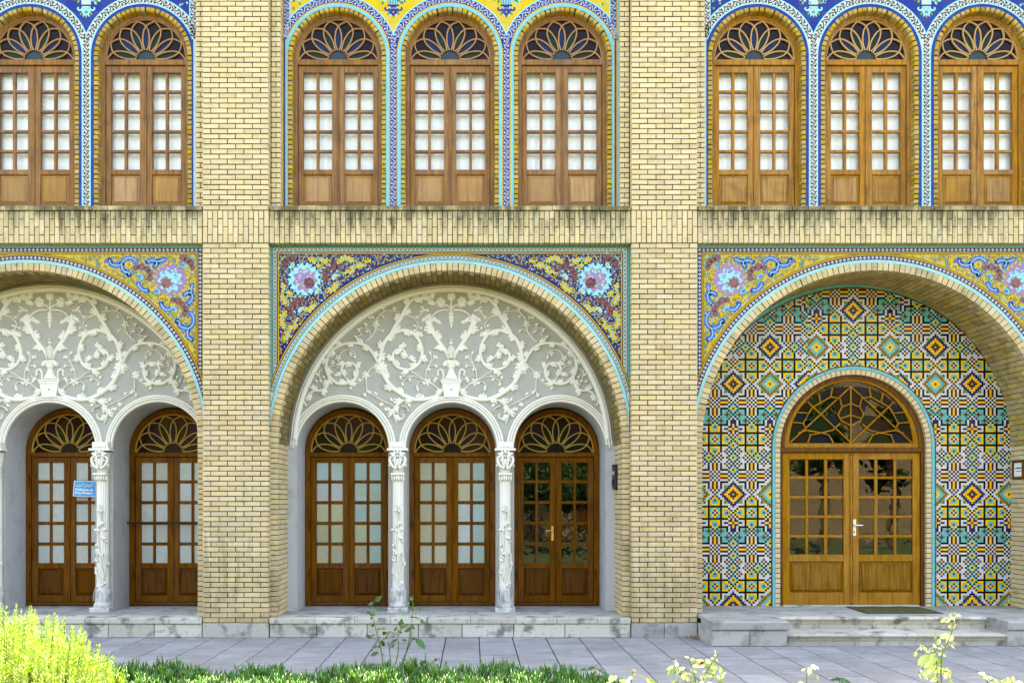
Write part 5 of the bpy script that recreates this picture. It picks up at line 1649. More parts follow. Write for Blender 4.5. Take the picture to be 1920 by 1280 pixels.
for i, ln in enumerate(lines):
    for s in ((1,) if i == 0 else (1, -1)):
        bar(q, [Z3((935 + s * (x - 935), y)) for x, y in ln], 2.9, DE - .0012 * (i % 6) - (.0005 if s < 0 else 0), .024, M['wood_gold'])
obj('tracery', q.mesh('tracery'), fan)
gcol = [M['g_brown'], M['g_moss'], M['g_slate'], M['g_clear'], M['g_amber']]
b = MB(M['pane_dark']); b.ppoly([(ecx + 117, 832)] + arc(ecx, 831, 117, 0, 180, 36) + [(ecx - 117, 832)], DE + .012, M['pane_dark']); obj('pane', b.mesh('pane'), fan)
for i, pg in enumerate([[(935, 866), (872, 932), (885, 982), (935, 962)], [(830, 872), (820, 925), (872, 932), (935, 866)], [(752, 905), (762, 958), (820, 925), (830, 872)], [(690, 955), (715, 985), (762, 958), (752, 905)],
                        [(622, 1012), (695, 1018), (715, 985), (690, 955)], [(604, 1070), (664, 1075), (695, 1018), (622, 1012)], [(585, 1185), (604, 1070), (664, 1075), (682, 1116), (632, 1132)],
                        [(585, 1188), (632, 1132), (682, 1116), (705, 1142), (688, 1188)], [(705, 1142), (770, 1130), (810, 1142), (836, 1188), (688, 1188)], [(862, 1024), (885, 982), (935, 962), (935, 1028), (872, 1050)],
                        [(872, 1050), (935, 1028), (935, 1090), (880, 1060)], [(775, 1040), (862, 1024), (872, 1078), (832, 1114)], [(775, 1040), (832, 1114), (770, 1130), (682, 1116), (720, 1070)], [(820, 925), (872, 932), (885, 982), (862, 1024)]]):
    for s in (1, -1):
        m = (M['g_brown'], M['g_moss'], M['g_slate'])[(i * 2 + (s > 0)) % 3]
        if i == 0: m = M['g_brown']
        b = MB(m); b.ppoly([Z3((935 + s * (x - 935), y)) for x, y in pg], DE + .006 + .0007 * (i % 5), m); obj('pane', b.mesh('pane'), fan)
for sg in (-1, 1):
    c3 = [(14.2, 44), (50, 80), (85.2, 115)]
    cols = [(ecx + a, ecx + e) for a, e in c3] if sg > 0 else [(ecx - e, ecx - a) for a, e in c3[::-1]]
    x0, x1 = (ecx + 2.5, ecx + 128.5) if sg > 0 else (ecx - 128.5, ecx - 2.5)
    me, sub = leaf_parts(x0, x1, 848.5, 1132.5, cols, 861, 36.6, 31.6, 5, (1052, 1110), DE + .01, M['wood_gold'], M['pane_dark'])
    o = obj('leaf', me, t)
    for n_, sm in sub: obj(n_, sm, o)
    if sg > 0:
        b = MB(M['steel']); c = ecx + 7.5
        rail(b, c - 2.8, c + 2.8, 973, 1004, DE - .02, .012, M['steel'], .003)
        rail(b, c - 1.4, c + 1.4, 982.5, 986, DE - .02, .05, M['steel'], .002)
        relief(b, [(c - 1, 984), (c + 6, 984.5), (c + 15, 984.2)], [3.4, 3.4, 3], DE - .06, .028, M['steel'])
        blob(b, c, 997, 1.1, 2.0, DE - .033, .004, M['iron'])
        obj('handle', b.mesh('handle'), o)
q = MB(M['wood_umber'])
xx = pt(ecx, 0, DE)[0]
prof = [(.020, pt(0, 1130, DE)[1])]
for i in range(9):
    y = 1125 - i * 34
    for dr, dy in ((.017, 6), (.024, 2), (.017, -2)): prof.append((dr, pt(0, y + dy, DE)[1]))
prof += [(.026, pt(0, 854, DE)[1]), (.018, pt(0, 851, DE)[1]), (.028, pt(0, 849.5, DE)[1])]
lathe(q, xx, DE - .022, prof, 8, M['wood_gold'])
obj('astragal', q.mesh('astragal'), t)
q = MB(M['stone_pale']); a = pt(ecx - 128, 1139.5, DE - .05); e = pt(ecx + 128, 1133.5, DE - .05)
q.box(a[0], e[0], DE - .09, DE + .08, a[1], e[1], None, .005); obj('threshold', q.mesh('threshold'), t)

# ================================================================== TERRACES AND STEPS
rt = random.Random(21)
tl = ['pale stone terrace in front of the doors of the welcome sign bay', 'pale stone terrace in front of the three middle doors']
for k in (-1, 0):
    dx = k * PERIOD
    x0, x1 = ex(505) + dx, ex(1182.5) + dx
    t = thing('stone_terrace', tl[k + 1], 'terrace', ((x0 + x1) / 2, .5, 0), 'stone terraces under the plaster bays')
    z = TERR[0]; zc_ = z - .077
    mm = MB(M['mortar']); mm.box(x0 + .01, x1 - .01, .03, 1.8, 0, z - .012); obj('core', mm.mesh('core'), t)
    xs = [x0]
    while xs[-1] < x1 - .35: xs.append(min(x1, xs[-1] + rt.uniform(.47, .6)))
    xs[-1] = x1
    for a, e in zip(xs, xs[1:]):
        b = MB(M['stone_pale']); b.box(a + .002, e - .002, -.012 + rt.uniform(-.003, .003), .33, zc_ + .003, z + rt.uniform(-.002, .001), None, .006); obj('coping_stone', b.mesh('coping_stone'), t)
    xs = [x0]
    while xs[-1] < x1 - .4: xs.append(min(x1, xs[-1] + rt.uniform(.5, .68)))
    xs[-1] = x1
    for a, e in zip(xs, xs[1:]):
        b = MB(M['stone_pale']); b.box(a + .004, e - .004, .004 + rt.uniform(-.003, .003), .12, .002, zc_ - .004, None, .007); obj('base_block', b.mesh('base_block'), t)
    for r, (y0, y1) in enumerate(((.335, .70), (.705, 1.15), (1.155, 1.8))):
        xs = [x0]
        while xs[-1] < x1 - .5: xs.append(min(x1, xs[-1] + rt.uniform(.7, 1.0)))
        xs[-1] = x1
        for a, e in zip(xs, xs[1:]):
            b = MB(M['stone']); b.v += [(a + .002, y0, z - .004), (e - .002, y0, z - .004), (e - .002, y1, z - .004), (a + .002, y1, z - .004)]; b.f.append((0, 1, 2, 3)); b.m.append(0); b.smooth.append(False)
            b.box(a + .002, e - .002, y0, y1, z - .03, z - .0042); obj('floor_slab', b.mesh('floor_slab'), t)
# entrance landing
z = TERR[2]
XL, XM0, XM1, XR = 420 * S, 556 * S, 941 * S, 1085 * S
t = thing('entrance_steps', 'grey stone landing with two moulded steps and flanking blocks before the mosaic entrance', 'steps', ((XM0 + XM1) / 2, -.3, 0))
mm = MB(M['mortar']); mm.box(ex(1308) + .005, 7.74, .02, 1.3, 0, z - .012); mm.box(XM0 - .02, XM1 + .02, -.22, .03, 0, z - .02); obj('core', mm.mesh('core'), t)
for y0, y1, xa, xb in ((-.20, .28, XL + .01, 7.74), (.285, .68, ex(1309), 7.74), (.685, 1.3, ex(1309), 7.74)):
    xs = [xa]
    while xs[-1] < xb - .5: xs.append(min(xb, xs[-1] + rt.uniform(.75, 1.05)))
    xs[-1] = xb
    for a, e in zip(xs, xs[1:]):
        b = MB(M['stone']); b.box(a + .002, e - .002, y0, y1, z - .04, z - .003 + rt.uniform(-.001, .001)); obj('floor_slab', b.mesh('floor_slab'), t)
for xa, xb in ((XL, XM0), (XM1, XR)):
    b = MB(M['stone']); b.box(xa + .012, (xa + xb) / 2 - .002, -.725, .0, 0, z - .112, None, .012); obj('side_block', b.mesh('side_block'), t)
    b = MB(M['stone']); b.box((xa + xb) / 2 + .002, xb - .018, -.727, .0, 0, z - .112, None, .012); obj('side_block', b.mesh('side_block'), t)
    b = MB(M['stone']); yb = -.203
    vv = [(xa, xb, -.75, yb)]
    b.box(xa, xb, -.75, yb, z - .108, z + .002, None, .014); obj('block_cap', b.mesh('block_cap'), t)
def step(x0, x1, y, zt, h, back):
    prof = [(back, zt), (y + .03, zt), (y + .012, zt - .004), (y + .002, zt - .014), (y, zt - .026), (y + .004, zt - .038), (y + .016, zt - .046), (y + .034, zt - .05), (y + .034, zt - .07), (y + .046, zt - .086), (y + .046, zt - .094), (y + .056, zt - .1), (y + .056, zt - h)]
    b = MB(M['stone_pale'])
    b.grid([[(x0, p[0], p[1]) for p in prof], [(x1, p[0], p[1]) for p in prof]], M['stone_pale'], sm=False)
    for x in (x0, x1): b.face([(x, p[0], p[1]) for p in prof] + [(x, back, zt - h)], M['stone_pale'])
    return b.mesh('step_stone')
for y, zt, h, back, js in ((-.29, z, .155, -.2, (XM0, XM0 + .55, XM0 + 1.25, XM0 + 1.9, XM1)), (-.72, z - .155, .153, -.2, (XM0 - .015, XM0 + .9, XM0 + 1.6, XM0 + 2.35, XM1 + .015))):
    for a, e in zip(js, js[1:]): obj('step_stone', step(a + .002, e - .002, y + rt.uniform(-.002, .002), zt, h, back), t)

# ================================================================== SMALL THINGS
b = MB(M['mat_green'])
xa, xb, ya, yb = 743 * S, 888 * S, .07, .83
rows = []
for i in range(25):
    rows.append([(xa + (xb - xa) * i / 24 + .03 * (j / 8), ya + (yb - ya) * j / 8, z + .010 + .003 * sin(i * .7 + j) + (.028 * max(0, 1 - abs(i - 15) / 1.2) * max(0, 1 - j / 1.3))) for j in range(9)])
b.grid(rows, M['mat_green']); b.grid([[(p[0], p[1], z + .0005) for p in (r[0], r[-1])] for r in rows], M['mat_green'])
b.grid([[r[0], (r[0][0], r[0][1], z)] for r in rows], M['mat_green']); b.grid([rows[-1], [(p[0], p[1], z) for p in rows[-1]]], M['mat_green'])
single('doormat', b.mesh('doormat'), 'olive green doormat lying before the wide entrance door', 'doormat')

DS = DD - .085
t = thing('welcome_sign', 'small blue sign reading Welcome to Shop Museum on a brown door', 'sign', (pt(158, 0, DS)[0], DS, pt(0, 931, DS)[1]))
q = [(139.3, 900.6), (181.5, 901.8), (180.5, 931.2), (136.8, 929.6)]
b = MB(M['sign_white']); b.pprism(q, DS, .006, M['sign_white']); obj('board', b.mesh('board'), t)
c_ = (sum(p[0] for p in q) / 4, sum(p[1] for p in q) / 4)
b = MB(M['sign_blue']); b.ppoly([(c_[0] + (x - c_[0]) * .955, c_[1] + (y - c_[1]) * .94) for x, y in q], DS - .0072, M['sign_blue']); obj('print', b.mesh('print'), t)
def text(body, px, py, size, m, parent, d, bold=.0012):
    cu = bpy.data.curves.new('lettering', 'FONT'); cu.body = body; cu.size = size; cu.align_x = 'CENTER'; cu.align_y = 'CENTER'; cu.offset = bold; cu.extrude = .0004
    cu.materials.append(m)
    tmp = bpy.data.objects.new('tmp', cu); COL.objects.link(tmp); bpy.context.view_layer.update()
    me = bpy.data.meshes.new_from_object(tmp.evaluated_get(bpy.context.evaluated_depsgraph_get())); bpy.data.objects.remove(tmp)
    o = bpy.data.objects.new('lettering', me); COL.objects.link(o)
    x, zz = pt(px, py, d); o.parent = parent; o.location = Vector((x, d, zz)) - WORG[parent.name]; o.rotation_euler = (pi / 2, radians(1.2), 0)
    return o
text('Welcome to', 157.6, 917.6, .050, M['sign_white'], t, DS - .009)
text('Shop Museum', 157.4, 923.6, .047, M['sign_white'], t, DS - .009)
b = MB(M['sign_yellow'])                      # the Persian greeting, drawn stroke by stroke from right to left
def Z7(p): return (p[0] / 7.385 - 1.6, 870 + p[1] / 7.385)
for ln, w_ in (([(1302, 290), (1290, 278), (1272, 284), (1262, 298), (1280, 300), (1300, 296)], .8), ([(1262, 298), (1250, 300), (1240, 290), (1248, 284), (1254, 296), (1244, 312), (1232, 314)], .8),
               ([(1232, 294), (1226, 302), (1219, 294), (1214, 302), (1206, 296), (1206, 312), (1192, 318), (1188, 304)], .8), ([(1166, 266), (1167, 300)], .9), ([(1174, 262), (1160, 264)], .7),
               ([(1150, 300), (1138, 290), (1132, 300), (1146, 303), (1124, 301), (1116, 286)], .8), ([(1116, 286), (1110, 300), (1100, 300)], .8), ([(1098, 288), (1096, 300), (1086, 302), (1078, 286), (1074, 300), (1058, 302)], .8), ([(1050, 288), (1058, 302)], .8)):
    stroke(b, spline([Z7(p) for p in ln], 3), w_, DS - .0085, M['sign_yellow'])
for p in ((1282, 266), (1216, 282), (1206, 282), (1211, 276), (1092, 312), (1084, 312)): b.ppoly(disc(*Z7(p), .55, 6), DS - .0085, M['sign_yellow'])
obj('greeting', b.mesh('greeting'), t)

dbar = DD - .12
xa = DOORX[(-1, 2)]
b = MB(M['iron']); f_ = F(dbar)
zb_ = pt(0, 979.5, dbar)[1]
rows = []
for i in range(2):
    xx = xa + (-.66 if i == 0 else .66)
    rows.append([(xx, dbar + .011 * cos(2 * pi * j / 10), zb_ + .013 * sin(2 * pi * j / 10)) for j in range(10)])
b.grid(rows, M['iron'], closed=True)
for s in (-1, 1): b.box(xa + s * .655 - .012, xa + s * .655 + .012, dbar - .02, dbar + .06, zb_ - .03, zb_ + .03, None, .004)
single('door_bar', b.mesh('door_bar'), 'black iron bar fixed across the double door beside the first pier', 'bar')

xj = AX + RI
b = MB(M['iron'])
t = thing('wall_box', 'black metal wall box on the brick reveal beside the dark glass door', 'box', (xj, .6, pt(0, 918, .6)[1]))
z0_, z1_ = pt(0, 917, .6)[1], pt(0, 873, .6)[1]
b.box(xj - .045, xj - .001, .5, .72, z0_, z1_, None, .01); obj('housing', b.mesh('housing'), t)
b = MB(M['steel']); b.box(xj - .050, xj - .0455, .54, .68, z0_ + .20, z0_ + .25); obj('slot', b.mesh('slot'), t)
b = MB(M['iron']); b.box(xj - .060, xj - .0455, .56, .66, z0_ + .05, z0_ + .13, None, .006); obj('latch', b.mesh('latch'), t)
b = MB(M['iron']); b.box(xj - .053, xj - .0, .51, .71, z1_ - .004, z1_ + .018, None, .004); obj('lid', b.mesh('lid'), t)
xj = AX + PERIOD + RI
t = thing('notice_frame', 'small brown framed notice on the brick reveal at the right photo edge', 'notice', (xj, .7, pt(0, 898, .75)[1]))
z0_, z1_ = pt(0, 897, .75)[1], pt(0, 863, .75)[1]
b = MB(M['wood_umber'])
for y0, y1, q0, q1 in ((.60, .86, z0_, z0_ + .03), (.60, .86, z1_ - .03, z1_), (.60, .63, z0_ + .03, z1_ - .03), (.83, .86, z0_ + .03, z1_ - .03)): b.box(xj - .03, xj - .001, y0, y1, q0, q1)
obj('frame', b.mesh('frame'), t)
b = MB(M['paper']); b.box(xj - .014, xj - .002, .63, .83, z0_ + .03, z1_ - .03); obj('paper', b.mesh('paper'), t)
b = MB(M['iron']); b.box(xj - .016, xj - .0142, .66, .80, z0_ + .14, z0_ + .155); b.box(xj - .016, xj - .0142, .66, .78, z0_ + .10, z0_ + .108); obj('print', b.mesh('print'), t)

# ================================================================== PLANTS
def leaf3(mb, p, dirv, l, w_, m=None, fold=.25, curl=.15, up=None):
    d_ = Vector(dirv).normalized(); u = Vector(up or (0, -.5, 1))
    s = d_.cross(u)
    if s.length < .05: s = d_.cross(Vector((1, 0, 0)))
    s.normalize(); n = s.cross(d_)
    p = Vector(p); b0 = len(mb.v)
    prof = ((0, 0), (.22, .36), (.5, .5), (.78, .34), (1, 0))
    for t_, k_ in prof:
        c = p + d_ * (l * t_) - n * (curl * l * t_ * t_)
        mb.v += [tuple(c - s * (w_ * k_) + n * (fold * w_ * k_)), tuple(c), tuple(c + s * (w_ * k_) + n * (fold * w_ * k_))]
    k = mb.mi(m)
    for i in range(4):
        for j in (0, 1):
            a = b0 + i * 3 + j
            mb.f.append((a, a + 1, a + 4, a + 3)); mb.m.append(k); mb.smooth.append(True)
def tube(mb, pts, r, n=6, m=None):
    pts = [Vector(p) for p in pts]; rows = []
    for i, p in enumerate(pts):
        d_ = (pts[min(i + 1, len(pts) - 1)] - pts[max(i - 1, 0)]).normalized()
        a = d_.orthogonal().normalized(); c = d_.cross(a)
        rr_ = r[0] + (r[1] - r[0]) * i / (len(pts) - 1)
        rows.append([tuple(p + (a * cos(2 * pi * j / n) + c * sin(2 * pi * j / n)) * rr_) for j in range(n)])
    # keep a steady frame so the tube does not twist
    mb.grid(rows, m, closed=True)
soil = MB(M['soil'])
rows = []
rs = random.Random(12)
for i in range(57): rows.append([(-14 + .5 * i, -7.5 + .33 * j, .0 + .03 * sin(pi * j / 12) + rs.uniform(-.008, .008) - (.05 if j in (0, 12) else 0)) for j in range(13)])
soil.grid(rows, M['soil'])
structure('flower_bed', soil)
kb = MB(M['stone']); kb.box(-14, 14, -3.62, -3.53, -.04, .03, None, .008); structure('kerb', kb)

rb = random.Random(31)
t = thing('rosemary_bush', 'sunlit bright yellow-green needle-leaved bush in the bottom left corner', 'bush', (-3.95, -4.75, .02))
nb = MB(M['rosemary']); tb = MB(M['twig'])
cxb, cyb, RB, HBu = -3.86, -4.78, 1.10, .96
for i in range(820):
    r = RB * sqrt(rb.random()) ; a = rb.uniform(0, 2 * pi)
    x, y = cxb + r * cos(a), cyb + r * sin(a) * .85
    q = r / RB
    h = HBu * (1 - q ** 2.4 * .62) * rb.uniform(.80, 1.04) - (.10 * rb.random() if rb.random() < .4 else 0)
    lean = Vector((cos(a) * q * .22 + rb.uniform(-.06, .06), sin(a) * q * .2 + rb.uniform(-.06, .06), 1)).normalized()
    L = rb.uniform(.26, .46)
    tip = Vector((x, y, max(.12, h)))
    base = tip - lean * min(L, tip.z - .02)
    if i % 3 == 0: tube(tb, [(x * .7 + cxb * .3, y * .7 + cyb * .3, .02), tuple(base), tuple(tip)], (.006, .0015), 4, M['twig'])
    nn = int(L * 170)
    for j in range(nn):
        tt = j / nn
        p = base + (tip - base) * tt
        aa = j * 2.4 + i
        el = .75 if tt < .9 else 1.2
        dr = (Vector((cos(aa), sin(aa), 0)) * cos(el) + lean * sin(el)).normalized()
        ln = rb.uniform(.022, .038) * (1 if tt < .88 else .7); wd = .0042
        s = dr.cross(Vector((sin(aa * 3.1), cos(aa * 1.7), .4))).normalized() * wd
        b0 = len(nb.v)
        nb.v += [tuple(p - s * .6), tuple(p + s * .6), tuple(p + dr * ln * .6 + s), tuple(p + dr * ln), tuple(p + dr * ln * .6 - s)]
        nb.f.append((b0, b0 + 1, b0 + 2, b0 + 3, b0 + 4)); nb.m.append(0); nb.smooth.append(False)
obj('needles', nb.mesh('needles'), t, kind='stuff'); obj('twigs', tb.mesh('twigs'), t, kind='stuff')

# succulent ground cover
gc = MB(M['succulent'])
rg = random.Random(44)
def finger(p, dirv, l, r):
    d_ = Vector(dirv).normalized(); a = d_.orthogonal().normalized(); c = d_.cross(a); p = Vector(p)
    b0 = len(gc.v)
    for t_, k_ in ((0, .7), (.45, 1), (.8, .75)):
        for j in range(4): gc.v.append(tuple(p + d_ * (l * t_) + (a * cos(pi / 2 * j) + c * sin(pi / 2 * j)) * r * k_ + Vector((0, 0, .25 * l * t_ * t_))))
    gc.v.append(tuple(p + d_ * l + Vector((0, 0, .25 * l))))
    for i in (0, 4):
        for j in range(4): gc.f.append((b0 + i + j, b0 + i + (j + 1) % 4, b0 + i + 4 + (j + 1) % 4, b0 + i + 4 + j)); gc.m.append(0); gc.smooth.append(True)
    for j in range(4): gc.f.append((b0 + 8 + j, b0 + 8 + (j + 1) % 4, b0 + 12)); gc.m.append(0); gc.smooth.append(True)
for i in range(1350):
    y = rg.uniform(-4.46, -3.66)
    x = rg.uniform(-3.55, 1.35) if y > -4.3 else rg.uniform(-3.1, 1.1)
    if hypot((x - cxb) / 1.0, y - cyb) < .95: continue
    bump_ = .5 + .5 * sin(x * 4.1 + 1.3) * sin(x * 1.7) + .3 * sin(x * 9 + y * 5)
    px_ = VX + x / F(y)
    hh = (.16 + .09 * max(0, bump_)) * (1.0 if px_ < 1090 else max(.1, 1 - (px_ - 1090) / 130))
    if px_ > 1080 and rg.random() < (px_ - 1080) / 150: continue
    zt = .03 + hh * rg.uniform(.55, 1.05)
    n_ = rg.randint(6, 9)
    for j in range(n_):
        a = rg.uniform(0, 6.28); sp_ = rg.uniform(.1, .75)
        finger((x, y, zt - rg.uniform(.0, .05)), (cos(a) * sp_, sin(a) * sp_, 1), rg.uniform(.07, .12), rg.uniform(.0055, .008))
    if i % 2 == 0: finger((x, y, .02), (rg.uniform(-.1, .1), rg.uniform(-.1, .1), 1), zt, .006)
o = obj('ground_cover', gc.mesh('ground_cover')); o['kind'] = 'stuff'; o['label'] = 'low green finger-leaved succulent ground cover along the bottom edge'; o['category'] = 'ground cover'

def rose_plant(label, d, conv, stems, leaves, mat, base, big=1.0, seed=1, thorn=True, flowers=()):
    rr = random.Random(seed)
    bx, bz = pt(*conv(base), d)
    t = thing('rose_plant', label, 'rose plant', (bx, d, .02), 'rose plants in the bed')
    allp = []
    for st in stems:
        P_ = [conv(p) for p in st]
        y_ = d + rr.uniform(-.06, .06)
        P3 = []
        for i, p in enumerate(spline(P_, 5)):
            x, zz = pt(p[0], p[1], d); P3.append((x, y_ + .03 * sin(i * .3), zz))
        if P3[0][2] > .03 and P3[0][2] < .35: P3 = [(P3[0][0] + rr.uniform(-.02, .02), y_, .0)] + P3
        b = MB(M['rose_stem']); tube(b, P3, (.0062 * big, .0028 * big), 6, M['rose_stem'])
        if thorn:
            for i in range(1, len(P3), 3):
                p = Vector(P3[i]); s = rr.choice((-1, 1)); b.face([tuple(p + Vector((0, 0, .006))), tuple(p + Vector((s * .014, 0, .003))), tuple(p - Vector((0, 0, .006)))], M['rose_stem'])
        obj('stem', b.mesh('stem'), t)
        allp += [Vector(p) for p in P3]
    for lf in leaves:
        px, py = conv(lf[:2]); s = lf[2] if len(lf) > 2 else 1.0
        x, zz = pt(px, py, d)
        c = Vector((x, d + rr.uniform(-.05, .05), zz))
        near = min(allp, key=lambda q: (q - c).length)
        dr = (c - near)
        if dr.length < .004: dr = Vector((rr.uniform(-1, 1), rr.uniform(-1, .3), rr.uniform(-.3, .5)))
        out = dr.normalized()
        dr = (out + Vector((rr.uniform(-.35, .35), rr.uniform(-.7, .2), rr.uniform(-.55, .15)))).normalized()
        l = .052 * s * big * rr.uniform(.85, 1.2)
        b = MB(mat)
        st = c - dr * l * .5
        tube(b, [tuple(near), tuple((near + st) / 2 + Vector((0, 0, .006))), tuple(st)], (.0016, .0012), 4, mat)
        leaf3(b, st, dr, l, l * rr.uniform(.44, .56), mat, rr.uniform(.1, .4), rr.uniform(.0, .35), up=(rr.uniform(-.4, .4), -1.0, rr.uniform(.2, 1)))
        obj('leaf', b.mesh('leaf'), t)
    for (fx, fy, fr, fm) in flowers:
        px, py = conv((fx, fy)); x, zz = pt(px, py, d); b = MB(fm)
        for q in range(9):
            a = q * 2.4; e = .3 + .1 * q
            leaf3(b, (x, d, zz), (cos(a) * e, sin(a) * e, 1.0), fr, fr * 1.1, fm, .5, -.5)
        obj('blossom', b.mesh('blossom'), t)
    return t
def Za(p): return (640 + p[0] / 7.109, 1100 + p[1] / 7.109)
rose_plant('tall green rose plant in the shade in front of the left middle-bay column', -3.72, Za,
           [[(565, 1130), (545, 930), (515, 740), (480, 590), (435, 400), (410, 250), (428, 185)], [(660, 1140), (640, 880), (625, 745)], [(672, 1140), (740, 960), (765, 780), (758, 650), (752, 560), (725, 480)], [(760, 1180), (830, 980), (880, 800), (915, 640), (935, 450), (945, 300), (943, 180), (948, 115)],
            [(640, 880), (660, 760), (700, 715)], [(515, 740), (570, 690), (650, 610)], [(548, 1040), (500, 1038), (440, 1040)], [(765, 640), (800, 560), (850, 540), (930, 530)], [(945, 310), (1000, 290), (1040, 300)], [(935, 400), (985, 425), (1060, 440)], [(912, 690), (965, 685), (1010, 720)]],
           [(490, 155, 1.7), (400, 215), (385, 280), (480, 300, 1.3), (370, 335), (415, 360), (400, 415, .8), (425, 500), (400, 545, 1.1), (490, 560), (560, 555), (572, 615, 1.4), (362, 668, 1.5), (430, 630, .8), (640, 600), (690, 615, 1.1), (600, 680), (642, 712, 1.2), (705, 715, 1.2), (690, 780, 1.4), (545, 760, 1.2), (510, 780, 1.1), (440, 800), (447, 885, 1.6), (545, 895, 1.3), (400, 850, .8), (435, 1035), (378, 1062, 1.5),
            (800, 460), (832, 480), (775, 500), (755, 600), (790, 605, 1.1), (885, 580, 1.7), (940, 520), (960, 540, .8), (835, 715), (1055, 750, 2.2), (965, 690), (1020, 270, 1.2), (1045, 312), (890, 215), (900, 150), (935, 150), (840, 350), (890, 340, .7), (990, 410), (1082, 452, 1.5), (1108, 485), (610, 1075), (835, 970, 1.1), (520, 545, .9), (720, 560, .9), (815, 530), (860, 520)], M['rose_leaf'], (660, 1170), seed=3, flowers=((720, 445, .012, M['dead_leaf']), (925, 955, .02, M['petal_pale'])))
rose_plant('small shaded rose sprig between the tall rose and the right middle-bay column', -3.76, Za,
           [[(1160, 1200), (1140, 1060), (1120, 960), (1130, 880)], [(1140, 1060), (1200, 1010), (1290, 960)], [(1340, 1180), (1380, 1080), (1400, 1000)]],
           [(1165, 990, 1.4), (1090, 1020, 1.2), (1100, 1050), (1260, 970, 1.2), (1300, 970, 1.2), (1210, 1010, 1.1), (1050, 1100, 1.5), (1100, 1110, 1.3), (1130, 1090), (1375, 1050, 1.4), (1390, 1030), (1410, 1085), (1060, 1160, 1.2), (1040, 1220, 1.3), (1080, 1190), (1280, 1060), (1320, 1090)], M['rose_leaf'], (1160, 1240), seed=5)
def Zb(p): return (1600 + p[0] / 6, 1100 + p[1] / 6)
rose_plant('tall sunlit pale rose shoot in front of the entrance steps', -4.9, Zb,
           [[(975, 1250), (955, 1060), (930, 950), (900, 830), (895, 770)], [(960, 1120), (975, 800), (1005, 660), (1050, 480), (1095, 360), (1150, 300)], [(905, 830), (850, 760), (800, 660)], [(935, 960), (1000, 930), (1080, 960)], [(925, 930), (850, 900), (760, 960)], [(980, 780), (940, 720), (930, 690)]],
           [(1008, 375, 1.1), (1060, 380), (1090, 440, .8), (1142, 465), (950, 545, 1.4), (1000, 545, 1.6), (1080, 515), (1095, 570, 1.7), (1075, 600, 1.2), (1130, 620, 1.2), (1152, 675, 1.2), (975, 620, 1.4), (900, 655, 1.4), (985, 685), (1022, 665), (1042, 765, 1.3), (780, 810, 2.4), (835, 830, 2.2), (872, 800, 1.8), (955, 860, 2.4), (930, 895, 2.2), (795, 890, 1.6), (770, 970, 2.0), (740, 985, 1.5), (830, 920, 1.8), (890, 1000, 1.6), (885, 1030, 1.4), (990, 950, 2.0), (1035, 965, 1.8), (1070, 965, 1.2), (970, 1000, 1.6),
            (820, 720, .7), (800, 690, .7), (770, 690, .6), (850, 710, .7), (930, 720, .8), (920, 770, 1.2), (1100, 315, .7), (1150, 305, .7), (1080, 330, .7), (1120, 420, .6), (720, 760, .9), (1060, 1075, 1.3), (1090, 1070, 1.0)], M['rose_leaf_sunlit'], (975, 1260), 1.0, 7)
def Zd(p): return (860 + p[0] / 3.43, 1200 + p[1] / 3.43)
lv = []
rr = random.Random(17)
for i in range(64):
    a = rr.uniform(0, 6.28); q = sqrt(rr.random())
    lv.append((1530 + 185 * q * cos(a), 215 + 95 * q * sin(a), rr.uniform(.8, 1.5)))
rose_plant('leafy rose bush with a dark red bloom at the bottom, left of the entrance steps', -4.35, Zd,
           [[(1530, 330), (1520, 220), (1480, 120)], [(1540, 330), (1590, 200), (1640, 110), (1660, 70)], [(1510, 330), (1430, 220), (1390, 140)], [(1560, 330), (1640, 260), (1690, 230)]],
           lv + [(1660, 70, .6), (1645, 90, .7), (1632, 115, .8), (1660, 125), (1600, 130, 1.2), (1640, 155, 1.3), (1390, 130, 1.2), (1410, 160, 1.2), (1470, 110, .9), (1500, 125)], M['rose_leaf_sunlit'], (1530, 340), seed=9, thorn=False, flowers=((1560, 150, .028, M['petal_red']),))
rose_plant('sparse rose sprig with pale bloom at the bottom edge beside the succulents', -4.45, Zd,
           [[(1110, 320), (1115, 250), (1122, 205)], [(980, 320), (990, 260), (1020, 235)]], [(1105, 240), (1130, 225, .8), (1085, 255, 1.2), (1060, 265, 1.4), (985, 250, 1.5), (1015, 245), (960, 265, 1.3), (1225, 255, 1.8), (1250, 262, 1.3)], M['rose_leaf_sunlit'], (1110, 330), seed=11, thorn=False, flowers=((1124, 205, .022, M['petal_pale']), (898, 238, .016, M['petal_red'])))
rose_plant('dark rose sprig leaning over the succulents near the middle of the bottom edge', -3.8, Zd,
           [[(960, 320), (930, 215), (880, 175), (840, 185)], [(430, 330), (420, 240), (430, 190)]], [(850, 175, 1.3), (880, 165), (915, 195, 1.3), (930, 205), (800, 185), (940, 235), (430, 185, 1.6), (410, 205, 1.2), (440, 215, 1.1), (385, 235, 1.4), (400, 245)], M['rose_leaf'], (960, 330), seed=13, thorn=False)
def Ze(p): return (1480 + p[0] / 4.364, 1180 + p[1] / 4.364)
rose_plant('little sunlit sprig at the bottom edge below the doormat', -4.6, Ze, [[(165, 480), (175, 380), (195, 320)]], [(205, 300, 1.1), (225, 312), (155, 330, 1.4), (130, 330), (200, 385, 1.2), (232, 390, 1.0), (100, 432, 1.3), (185, 340, 1.1)], M['rose_leaf_sunlit'], (165, 480), seed=15, thorn=False)
rose_plant('little dark green sprig at the bottom edge beside the tall pale shoot', -3.95, Ze, [[(415, 500), (415, 430), (410, 400)]], [(390, 400, 1.3), (370, 412), (440, 405, 1.4), (465, 420, 1.3), (415, 425, 1.2)], M['rose_leaf'], (415, 500), seed=16, thorn=False)
